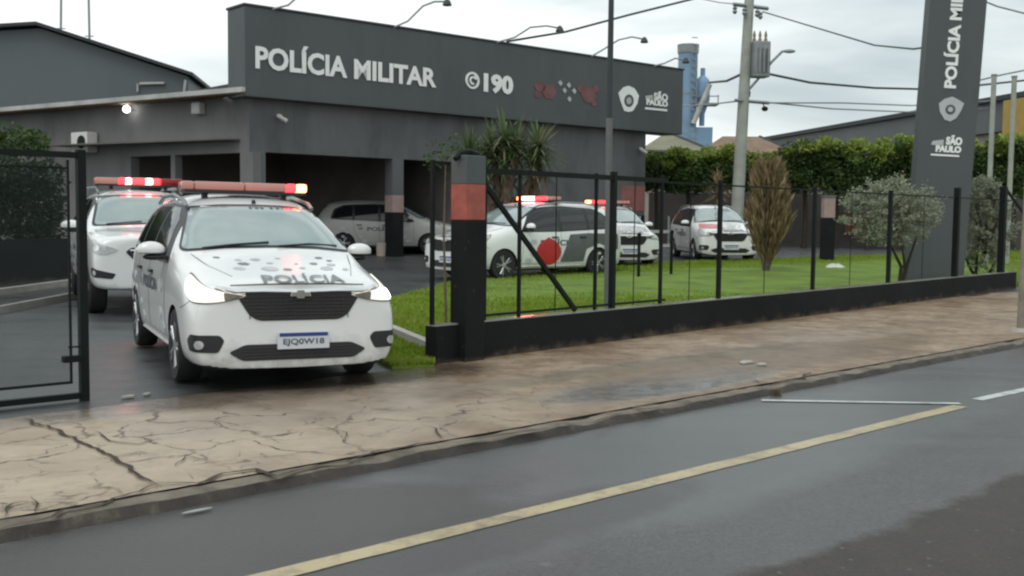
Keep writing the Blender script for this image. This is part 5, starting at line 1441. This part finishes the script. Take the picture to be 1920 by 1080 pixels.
for t in (.1, .3, .5, .7, .9):
    p = ha.to_2d()+hd*t+hn*.45; mb.tube([V(p.x, p.y, 0), V(p.x, p.y, ztop_*.7)], [.05, .02], n=6)
mb.build('stems', 'bark_dark', hg)
# kerbs in front of that wall
for (x0, y0, x1, y1, w_) in ((-260, 590, 142, 533, .14), (-260, 640, 142, 560, .08)):
    a, b_ = GL(x0, y0), GL(x1, y1); mb = MB(); mb.wallseg(a, b_, -.02, .11, w_); tag(mb.build('kerb', 'kerb_pale'), kind='structure')
# loose tree top over the hedge
tb_ = AT(28, 250, 24)
o = empty('tree', (tb_.x, 24, gz(24)), 0, label='olive green tree top showing above the hedge at the left edge', cat='tree')
mb = MB(); mb.tube([(tb_.x, 24, 0), (tb_.x, 24, 3)], [.1, .05], n=6); mb.build('trunk', 'bark', o)
vs, fs = [], []
for _ in range(14):
    leaves(vs, fs, (tb_.x+random.uniform(-.7, .6), 24+random.uniform(-.4, .4), tb_.z+random.uniform(-.5, .12)), 120, (.3, .3, .22), .06, .2)
foliage('crown', vs, fs, 'leaf_ficus', o)

# yucca behind the pillar
random.seed(21)
Yy = 28.9; yb_ = AT(946, 500, Yy); yb_.z = gz(Yy)
o = empty('yucca_tree', (yb_.x, Yy, 0), 0, label='spiky yucca with shaggy brown trunks rising behind the gate pillar', cat='tree')
mb = MB()
heads = [(948, 285), (900, 292), (1000, 290), (968, 258), (925, 262), (880, 275), (1010, 255), (945, 240)]
for i, (hx, hy) in enumerate(heads):
    a = V(yb_.x+random.uniform(-.3, .3), Yy+random.uniform(-.2, .2), .1); h = AT(hx, hy+28, Yy+random.uniform(-.2, .2))
    m1 = a.lerp(h, .5)+V((h.x-a.x)*-.15, 0, 0); mb.tube([a, m1, h], [.15, .12, .09], n=9)
mb.v = [(x+random.uniform(-.012, .012), y+random.uniform(-.012, .012), z) for x, y, z in mb.v]
mb.build('trunk', 'bark', o, smooth=True)
vs, fs = [], []; vd, fd = [], []
def blade(vs, fs, c, d, L, w_, droop):
    x = d.cross(V(0, 0, 1)); x = x.normalized() if x.length > .1 else V(1, 0, 0)
    k = len(vs); n = 4
    for i in range(n+1):
        t = i/n; p = c+d*L*t-V(0, 0, droop*t*t); ww = w_*(1-t)**.6*.5+.001
        vs += [tuple(p-x*ww), tuple(p+x*ww)]
    for i in range(n): fs.append((k+2*i, k+2*i+1, k+2*i+3, k+2*i+2))
for hx, hy in heads:
    c = AT(hx, hy+24, Yy)
    for _ in range(110):
        a = random.uniform(0, 6.28); el = random.uniform(-.5, 1.4); d = V(math.cos(a)*math.cos(el), math.sin(a)*math.cos(el), math.sin(el))
        blade(vs, fs, c+V(0, 0, random.uniform(-.2, .2)), d, random.uniform(.6, 1.15), .075, random.uniform(.0, .35))
    for _ in range(30):
        a = random.uniform(0, 6.28); d = V(math.cos(a)*.5, math.sin(a)*.5, -.9)
        blade(vd, fd, c+V(random.uniform(-.15, .15), random.uniform(-.15, .15), random.uniform(-2.0, 0)), d, random.uniform(.4, .8), .08, .1)
# long pale outer leaves
for (x0, y0, x1, y1) in ((925, 300, 865, 235), (990, 290, 1030, 205), (985, 300, 1000, 200), (1000, 320, 1015, 230)):
    a = AT(x0, y0, Yy); b_ = AT(x1, y1, Yy); blade(vd, fd, a, (b_-a).normalized(), (b_-a).length, .09, -.05)
foliage('leaves', vs, fs, 'leaf_yucca', o); foliage('dead_leaves', vd, fd, 'leaf_dead', o)
# small broad plant by the fence end, left of the pillar
c = AT(836, 290, 13.4); o = empty('sapling', (c.x, 13.4, 0), 0, label='thin sapling with a small loose crown left of the gate pillar', cat='tree')
mb = MB(); mb.tube([(c.x+.02, 13.4, 0), (c.x-.02, 13.4, 1.2), c], [.018, .014, .008], n=6); mb.build('trunk', 'bark', o)
vs, fs = [], []
for k in range(12): leaves(vs, fs, (c.x+random.uniform(-.2, .2), 13.4+random.uniform(-.15, .15), c.z+random.uniform(-.1, .15)), 16, (.12, .12, .1), .028, .2)
foliage('crown', vs, fs, 'leaf_ficus', o)

# rust-brown conifer
random.seed(31)
cb = G(1436, 516, .1); Yc = cb.y; o = empty('conifer', (cb.x, Yc, gz(Yc)), 0, label='rust-brown drying conifer on the lawn between two fence posts', cat='tree')
ht = AT(1446, 322, Yc).z
mb = MB(); mb.tube([(cb.x, Yc, 0), (cb.x+.05, Yc, ht*.8)], [.10, .03], n=8)
for k in range(5): mb.tube([(cb.x, Yc, .05), (cb.x+.22*math.cos(k*1.25), Yc+.22*math.sin(k*1.25), .9)], [.05, .02], n=6)
mb.build('trunk', 'bark', o, smooth=True)
vs, fs = [], []
for _ in range(4600):
    z = random.random(); z = z**.9; h = .35+z*(ht-.35)
    prof_ = .16+.36*min(1, z/.28) if z < .72 else .52-.30*((z-.72)/.28)**2
    prof_ *= .84*(1+.22*noise.noise(Vector((h*2.2, 4, 0))))
    a = random.uniform(0, 6.28)+.5*noise.noise(Vector((h*3, 9, 0))); rr = prof_*(.1+.9*random.random()**.7)*(1+.45*noise.noise(Vector((math.cos(a)*2, math.sin(a)*2, h*2))))
    q = V(cb.x+.02+rr*math.cos(a), Yc+rr*math.sin(a), h+gz(Yc))
    d = V(math.cos(a)*.35+random.gauss(0, .2), math.sin(a)*.35+random.gauss(0, .2), 1).normalized(); x = d.cross(V(random.gauss(0, 1), random.gauss(0, 1), 0)).normalized()
    k = len(vs); L = random.uniform(.14, .42); ww = random.uniform(.010, .026)
    vs += [tuple(q), tuple(q+d*L*.5+x*ww), tuple(q+d*L), tuple(q+d*L*.5-x*ww)]; fs.append((k, k+1, k+2, k+3))
foliage('crown', vs, fs, 'leaf_rust', o)
# pale dry palm-like plant beside the utility pole
c0 = GL(1345, 470); Yp = 35.5; c = AT(1345, 340, Yp); o = empty('dry_palm', (c.x, Yp, gz(Yp)), 0, label='pale dry feathery plant just left of the utility pole', cat='plant')
mb = MB(); mb.tube([(c.x, Yp, 0), (c.x, Yp, c.z-.2)], [.12, .08], n=7); mb.build('trunk', 'bark', o)
vs, fs = [], []
for _ in range(160):
    a = random.uniform(0, 6.28); el = random.uniform(-.4, 1.4); d = V(math.cos(a)*math.cos(el), math.sin(a)*math.cos(el), math.sin(el)); blade(vs, fs, c+V(0, 0, random.uniform(-.6, .1)), d, random.uniform(.3, .7), .06, .15)
foliage('leaves', vs, fs, 'leaf_rust', o)

# silvery olive shrubs by the pylon
def olive(base_px, tips, crown, lab, seed, dY=0):
    random.seed(seed); b0 = G(base_px[0], base_px[1], .08); Y = b0.y+dY; g = AT(base_px[0], base_px[1], Y); g.z = gz(Y)+.02
    o = empty('olive_shrub', g, 0, label=lab, cat='shrub', group='silvery shrubs beside the sign pylon')
    mb = MB()
    for (mx_, my_, tx, ty) in tips:
        m1 = AT(mx_, my_, Y); t1 = AT(tx, ty, Y+random.uniform(-.2, .2)); mb.tube([g, m1, t1], [.05, .035, .012], n=7)
    cx_, cy_, rx, ry = crown; C = AT(cx_, cy_, Y); RX = rx*Y/F; RZ = ry*Y/F
    for k in range(26):
        a = random.uniform(0, 6.28); el = random.uniform(-.5, 1.4)
        q = C+V(math.cos(a)*math.cos(el)*RX*.9, math.sin(a)*math.cos(el)*RX*.8, math.sin(el)*RZ*.9)
        mb.tube([C-V(0, 0, RZ*.7), C.lerp(q, .5)-V(0, 0, .05), q], [.014, .01, .004], n=4)
    mb.build('trunk', 'bark_dark', o, smooth=True)
    vs, fs = [], []
    for k in range(290):
        a = random.uniform(0, 6.28); el = random.uniform(-1.2, 1.5); rr = random.random()**.4
        q = C+V(math.cos(a)*math.cos(el)*RX*rr, math.sin(a)*math.cos(el)*RX*.8*rr, math.sin(el)*RZ*rr)
        out_ = (q-C).normalized() if (q-C).length > .01 else V(0, 0, 1)
        for s_ in range(3):
            dd_ = (out_+V(random.gauss(0, .5), random.gauss(0, .5), random.gauss(.3, .4))).normalized()
            L = random.uniform(.12, .26)
            for i in range(16):
                leaf(vs, fs, q+dd_*L*i/16+V(random.gauss(0, .014), random.gauss(0, .014), random.gauss(0, .014)), .026, 2.6, .3)
    foliage('crown', vs, fs, 'leaf_olive', o)
olive((1685, 548), [(1698, 510, 1690, 450), (1700, 500, 1720, 440), (1690, 500, 1660, 440)], (1672, 402, 86, 54), 'silvery loose shrub with curved trunk just left of the sign pylon', 1, -.25)
olive((1842, 534), [(1820, 505, 1805, 470), (1862, 500, 1875, 460), (1830, 512, 1835, 450)], (1848, 425, 50, 84), 'silvery rounded shrub with forked trunk right of the sign pylon', 2, .4)

# bag, low stakes, bucket, pale rails
p = G(1565, 510, .12); mb = MB(); mb.ball((0, 0, .05), (.26, .16, .09), nu=16, nv=9)
random.seed(3); mb.v = [(x*(1+.2*random.uniform(-1, 1)), y*(1+.2*random.uniform(-1, 1)), max(0, z*(1+.3*random.uniform(-1, 1)))) for x, y, z in mb.v]
ob = mb.build('plastic_bag', 'bag', smooth=True); ob.location = (p.x, p.y, LZ+gz(p.y)); tag(ob, 'crumpled white plastic bag lying on the grass', 'bag')
for i, (px, yb2, yt2, lab) in enumerate(((1197, 524, 440, 'short dark stake on the lawn edge in front of the half-hidden police car'), (1258, 520, 435, 'short dark stake on the lawn edge left of the furthest right police car'))):
    p = G(px, yb2, .1); t = AT(px, yt2, p.y); o = empty('stake', (p.x, p.y, 0), 0, label=lab, cat='stake', group='dark stakes at the lawn edge')
    mb = MB(); mb.tube([(p.x, p.y, 0), (p.x, p.y, t.z)], .035, n=8); mb.build('shaft', 'metal_black', o); mb = MB(); mb.ball((p.x, p.y, t.z), .05); mb.build('knob', 'metal_black', o)
a, b_ = AT(1205, 440, 36), AT(1248, 440, 36)
o = empty('pale_railing', (a.x, 36, gz(36)), 0, label='low railing with pale horizontal rails between two police cars', cat='railing')
for y in (434, 460, 486):
    z = AT(1220, y, 36).z; mb = MB(); mb.box(((a.x+b_.x)/2, 36, z), (b_.x-a.x+.3, .05, .10)); mb.build('rail', 'gutter', o)
mb = MB(); 
for x in (a.x-.1, b_.x+.1): mb.box((x, 36.04, .75), (.06, .06, 1.5))
mb.build('post', 'galv', o)
p = GL(716, 480); t = AT(716, 455, p.y); o = mbb = MB(); mbb.lathe([(.16, 0), (.19, t.z-p.z), (.17, t.z-p.z), (.15, .03)], (0, 0, 0), (0, 0, 1), n=20)
ob = mbb.build('bucket', 'bucket', smooth=True); ob.location = p; tag(ob, 'pale bucket on the ground at the foot of the carport column', 'bucket')

# back boundary wall with dark pillars
W0 = AT(1215, 450, 44); W1 = AT(2050, 450, 41.5)
bw = empty('boundary_wall', (W0.x, W0.y, 0), 0, label='dark brown boundary wall under the row of clipped trees', cat='wall')
mb = MB(); mb.wallseg(W0, W1, -.1, 2.45, .2); mb.build('wall_panel', 'boundary', bw)
a, b_ = AT(1585, 430, 41.2), AT(1740, 430, 41.2); mb = MB(); mb.wallseg(a, b_, .9, 1.75, .06); mb.build('red_panel', 'brick_red', bw)
mb = MB(); mb.wallseg(AT(1560, 430, 41.0), AT(1745, 430, 41.0), 2.05, 2.12, .05); mb.build('rail', 'galv', bw)
for px, x1, yt, yb2, bt, bb_, lab in ((1550, 11, 366, 488, 372, 408, 'dark pillar with a pale band at the back of the lawn'), ):
    p = G(px, yb2, .1); Y = 31.0; hw_ = x1*Y/F; X0 = AT(px, yb2, Y).x
    o = empty('pillar', (X0, Y, 0), 0, label=lab, cat='pillar')
    z = lambda yy: AT(px, yy, Y).z
    mb = MB(); mb.box((X0, Y, z(bb_)/2), (hw_*2, .3, z(bb_)+.0)); mb.build('lower_shaft', 'dark_base', o)
    mb = MB(); mb.box((X0, Y, (z(bb_)+z(bt))/2), (hw_*1.9, .29, z(bt)-z(bb_))); mb.build('band', 'band_pale', o)
    mb = MB(); mb.box((X0, Y, (z(bt)+z(yt))/2), (hw_*2, .3, z(yt)-z(bt))); mb.build('upper_shaft', 'wall_grey', o)

# ------------------------------------------------------------------ utility pole with transformer
UY = 38.0
ub = AT(1378, 455, UY); ub.z = 0; ut = AT(1410, -90, UY)
up = empty('utility_pole', ub, 0, label='concrete utility pole with transformer, crossarms and street lamp', cat='utility pole')
mb = MB(); mb.tube([ub, ub.lerp(ut, .5), ut], [.24, .20, .155], n=14); mb.build('pole', 'concrete_pole', up, smooth=True)
pa = lambda px, py, dy=0: AT(px, py, UY+dy)
mb = MB(); mb.tube([pa(1375, 8, -.3), pa(1440, 16, .3)], .07, n=4); mb.build('crossarm', 'galv', up)
mb = MB(); mb.tube([pa(1378, 188, -.25), pa(1442, 193, .2)], .06, n=4); mb.build('crossarm', 'galv', up)
for px, py in ((1378, 12), (1396, 15), (1420, 18), (1426, 22)):
    q = pa(px, py, -.25); mb = MB(); mb.lathe([(.03, 0), (.09, -.06), (.05, -.12), (.09, -.18), (.04, -.26)], q, (0, 0, 1), n=10); mb.build('insulator', 'galv', up, smooth=True)
tc_ = pa(1424, 112, RZ)
mb = MB(); mb.box(tc_, (.62, .5, 1.25), .2); tr_ = mb.build('transformer', 'galv', up, bevel=.05)
for k in range(4):
    mb = MB(); mb.box(tc_+V(-.22+k*.15, -.29, -.05), (.05, .10, .85), .2); mb.build('cooling_fin', 'galv', tr_)
for k in range(3):
    mb = MB(); q = tc_+V(-.2+k*.2, 0, .62); mb.lathe([(.05, 0), (.07, .06), (.04, .14), (.06, .22), (.02, .38)], q, (0, 0, 1), n=10); mb.build('bushing', 'ceramic', tr_, smooth=True)
mb = MB(); mb.tube([pa(1404, 168), pa(1420, 150, -.1), pa(1448, 115, -.3), pa(1466, 97, -.4), pa(1474, 95, -.4)], .045, n=6); la = mb.build('lamp_arm', 'galv', up, smooth=True)
mb = MB(); q = pa(1480, 96, -.4); mb.ball(q, (.22, .1, .07)); mb.build('lamp_head', 'galv', la, smooth=True)
mb = MB(); mb.lathe([(.08, 0), (.1, .15), (.06, .3)], pa(1402, 182), (0, 0, 1), n=10); mb.build('junction_box', 'metal_black', up)
mb = MB(); q = pa(1434, 204, 0); mb.ball(q, (.12, .1, .09)); mb.tube([q, pa(1430, 192)], .02, n=4); mb.build('cable_clamp', 'metal_black', up)

def wire(lab, pts, r_, m='cable', sag=0):
    P = [AT(*p) for p in pts]
    if len(P) == 2:
        a, b_ = P; P = [a.lerp(b_, i/16)-V(0, 0, sag*4*(i/16)*(1-i/16)) for i in range(17)]
    mb = MB(); mb.tube(P, r_, n=5); ob = mb.build('overhead_cable', m); tag(ob, lab, 'cable', 'overhead cables'); return ob
wire('dark cable crossing the sky above the fascia past the flagpole', [(950, 78, 30), (1060, 60, 31), (1180, 28, 32), (1300, -2, 33), (1420, -40, 34)], .035)
wire('cable from the top crossarm towards the pylon sign', [(1430, 22, 38), (1530, 52, 33), (1640, 85, 28), (1712, 92, 24), (1800, 80, 22)], .022)
wire('thick cable below the transformer running right behind the pylon', [(1438, 138, 38), (1520, 155, 40), (1640, 165, 42), (1760, 168, 44), (1930, 150, 46)], .045)
wire('lower cable from the low crossarm running right', [(1440, 192, 38), (1560, 204, 42), (1700, 210, 46), (1930, 200, 50)], .03, 'cable_pale')
wire('pale thin cable under the thick one', [(1440, 193, 38), (1580, 193, 42), (1710, 198, 46), (1930, 185, 50)], .03, 'cable_pale')
wire('short cable from the pole towards the blue tower', [(1388, 140, 38), (1362, 152, 42), (1330, 155, 48)], .05)
wire('pale cable left of the pole at the low crossarm', [(1380, 190, 38), (1330, 196, 46), (1270, 200, 52)], .03, 'cable_pale')
wire('thin cable at the upper right corner of the sky', [(1810, -12, 30), (1870, 12, 30), (1940, 30, 30)], .025, 'cable_pale')
wire('thin cable in the right corner sky above the yellow shed', [(1838, 150, 34), (1880, 140, 33), (1940, 128, 32)], .025, 'cable_pale')
wire('faint cable at the top of the sky left of the pole', [(1300, -5, 60), (1350, 5, 56), (1385, 8, 50)], .03, 'cable_pale')

# pale pipes right of the pylon
for px, yt, yb2, lab in ((1858, 142, 350, 'left one of two pale upright pipes right of the sign pylon'), (1896, 145, 352, 'right one of two pale upright pipes right of the sign pylon')):
    Y = 30; a = AT(px-8, yb2+120, Y); b_ = AT(px+6, yt, Y); a.z = 0
    o = empty('steel_pipe', a, 0, label=lab, cat='pole', group='pale upright pipes'); mb = MB(); mb.tube([a, b_], .07, n=10); mb.build('shaft', 'concrete_pole', o, smooth=True)
    mb = MB(); mb.lathe([(.085, 0), (.085, .04)], b_, (0, 0, 1), n=10); mb.build('cap', 'galv', o)
# pole on the pavement at the right edge
p = G(1919, 622); o = empty('street_pole', p, 0, label='brownish pole on the pavement cut off by the right edge of the photo', cat='pole')
M['rust_pole'] = mat('rust_pole', (.24, .21, .17), .8, var=.3, scale=3)
mb = MB(); mb.tube([p, V(p.x+.05, p.y, 5)], [.085, .08], n=12); mb.build('shaft', 'rust_pole', o, smooth=True); mb = MB(); mb.lathe([(.16, 0), (.13, .05)], p, (0, 0, 1), n=12); mb.build('footing', 'kerb_pale', o)

# ------------------------------------------------------------------ far buildings
# long shed at the right
zs = AT(1920, 178, 47).z; s0 = AT(2150, 178, 38); s0.x = AT(1920, 178, 47).x+(AT(1920, 178, 47).x-AT(1430, 262, 75).x)*.45; s0.y = 47-(75-47)*.45
s1 = V(AT(1430, 262, 75).x, 75, 0)
sh_ = empty('long_shed', (s1.x, s1.y, 0), 0, label='long warehouse with dark roof edge and yellow panel behind the clipped trees', cat='building')
mb = MB(); mb.wallseg(s0, s1, 0, zs-1.5, 14, side=-1); mb.build('wall', 'plaster', sh_)
mb = MB(); a = V(s0.x-.3, s0.y, 0); b_ = V(s1.x-.3, s1.y, 0); mb.wallseg(a, b_, zs-1.5, zs-.15, 14.5, side=-1); mb.build('roof_band', 'shed_roof', sh_)
mb = MB(); mb.wallseg(V(a.x-.2, a.y, 0), V(b_.x-.2, b_.y, 0), zs-.147, zs+.08, 15, side=-1); mb.build('roof_edge', 'gable_trim', sh_)
dS = (s1-s0).normalized(); q0 = PL(1882, 220, s0-V(.5, 0, 0), (dS.x, dS.y)); q1 = PL(1990, 220, s0-V(.5, 0, 0), (dS.x, dS.y))
mb = MB(); mb.wallseg(q0, q1, zs-3.2, zs-.2, .1); mb.build('yellow_panel', 'yellow', sh_)
# houses
def house(xl_, xr_, yeave, yridge, Y, lab, rm, dark=True):
    a = AT(xl_, yeave, Y); b_ = AT(xr_, yeave, Y); r_ = AT((xl_+xr_)/2, yridge, Y+4)
    o = empty('house', ((a.x+b_.x)/2, Y, 0), 0, label=lab, cat='house')
    mb = MB(); mb.box(((a.x+b_.x)/2, Y+4.5, a.z/2), (b_.x-a.x-.8, 8, a.z)); mb.build('wall', 'plaster', o)
    mb = MB(); ov = .4; A1, B1 = V(a.x-ov, Y, a.z), V(b_.x+ov, Y, a.z); A2, B2 = V(a.x-ov, Y+9, a.z), V(b_.x+ov, Y+9, a.z)
    r0, r1 = V(a.x+1.5, Y+4.5, r_.z), V(b_.x-1.5, Y+4.5, r_.z)
    mb.v = [tuple(p) for p in (A1, B1, B2, A2, r0, r1)]; mb.face((0, 1, 5, 4)); mb.face((2, 3, 4, 5)); mb.face((3, 0, 4)); mb.face((1, 2, 5)); mb.face((0, 3, 2, 1))
    mb.build('roof', rm, o)
    mb = MB(); mb.tube([A1, B1], .12, n=4); mb.tube([B1, r1], .10, n=4); mb.build('eave_board', 'gable_trim', o)
    mb = MB(); mb.box(((a.x+b_.x)/2, Y+.46, a.z*.5), (1.2, .06, 1.2)); mb.build('window', 'glass_dark', o)
    return o
house(1215, 1330, 285, 249, 58, 'house with an olive tiled roof between the station and the utility pole', 'roof_olive')
house(1335, 1500, 292, 255, 66, 'house with a brown tiled roof behind the utility pole', 'roof_tile')
# blue tower and cyclone
Y = 64; a = AT(1287, 250, Y); t = AT(1287, 84, Y); r_ = 18*Y/F
o = empty('blue_tower', (a.x, Y, 0), 0, label='tall pale blue cylindrical tower at the end of the fascia', cat='tower')
mb = MB(); mb.lathe([(r_, 0), (r_, t.z-.5)], (a.x, Y, 0), (0, 0, 1), n=24); mb.build('shaft', 'tank_blue', o, smooth=True)
mb = MB(); mb.lathe([(r_*1.08, t.z-.5), (r_*1.12, t.z)], (a.x, Y, 0), (0, 0, 1), n=24); mb.build('collar', 'galv', o, smooth=True)
for z in (t.z*.35, t.z*.55, t.z*.75): mb = MB(); mb.lathe([(r_*1.03, z), (r_*1.03, z+.08)], (a.x, Y, 0), (0, 0, 1), n=24); mb.build('hoop', 'galv', o)
a = AT(1318, 200, Y); z0 = AT(1318, 255, Y).z; 
mb = MB()
for k in range(26): mb.box((AT(1297, 200, 64).x, 64-r_*1.02, 1.5+k*.42), (.34, .05, .05))
for q in (-.17, .17): mb.box((AT(1297, 200, 64).x+q, 64-r_*1.02, 6.2), (.05, .05, 10.5))
mb.build('ladder', 'galv', o)
o = empty('dust_collector', (a.x, Y, 0), 0, label='pale blue dust collector with duct and platform right of the blue tower', cat='machine')
zz = lambda y: AT(1318, y, Y).z
mb = MB(); mb.lathe([(.14, zz(128)), (.14, zz(142)), (.38, zz(150)), (.44, zz(156)), (.44, zz(188)), (.16, zz(214)), (.16, zz(236))], (a.x-.05, Y, 0), (0, 0, 1), n=20); mb.build('cyclone', 'tank_blue', o, smooth=True)
mb = MB(); mb.box((a.x-.25, Y, zz(240)/2), (1.5, 1.2, zz(240))); mb.build('housing', 'tank_blue', o)
mb = MB(); mb.tube([AT(1300, 232, Y-.8), AT(1310, 208, Y-.8), AT(1331, 158, Y-.8)], .15, n=8); mb.build('duct', 'gutter', o, smooth=True)
mb = MB(); mb.box((a.x+.1, Y, zz(196)), (1.5, 1.1, .12)); mb.build('platform', 'galv', o)
for xo in (-.55, .1, .8):
    mb = MB(); mb.box((a.x+xo, Y-.5, zz(189)), (.06, .06, .6)); mb.build('railing_post', 'galv', o)
mb = MB(); mb.box((a.x+.12, Y-.5, zz(182)), (1.45, .05, .06)); mb.build('railing', 'galv', o)
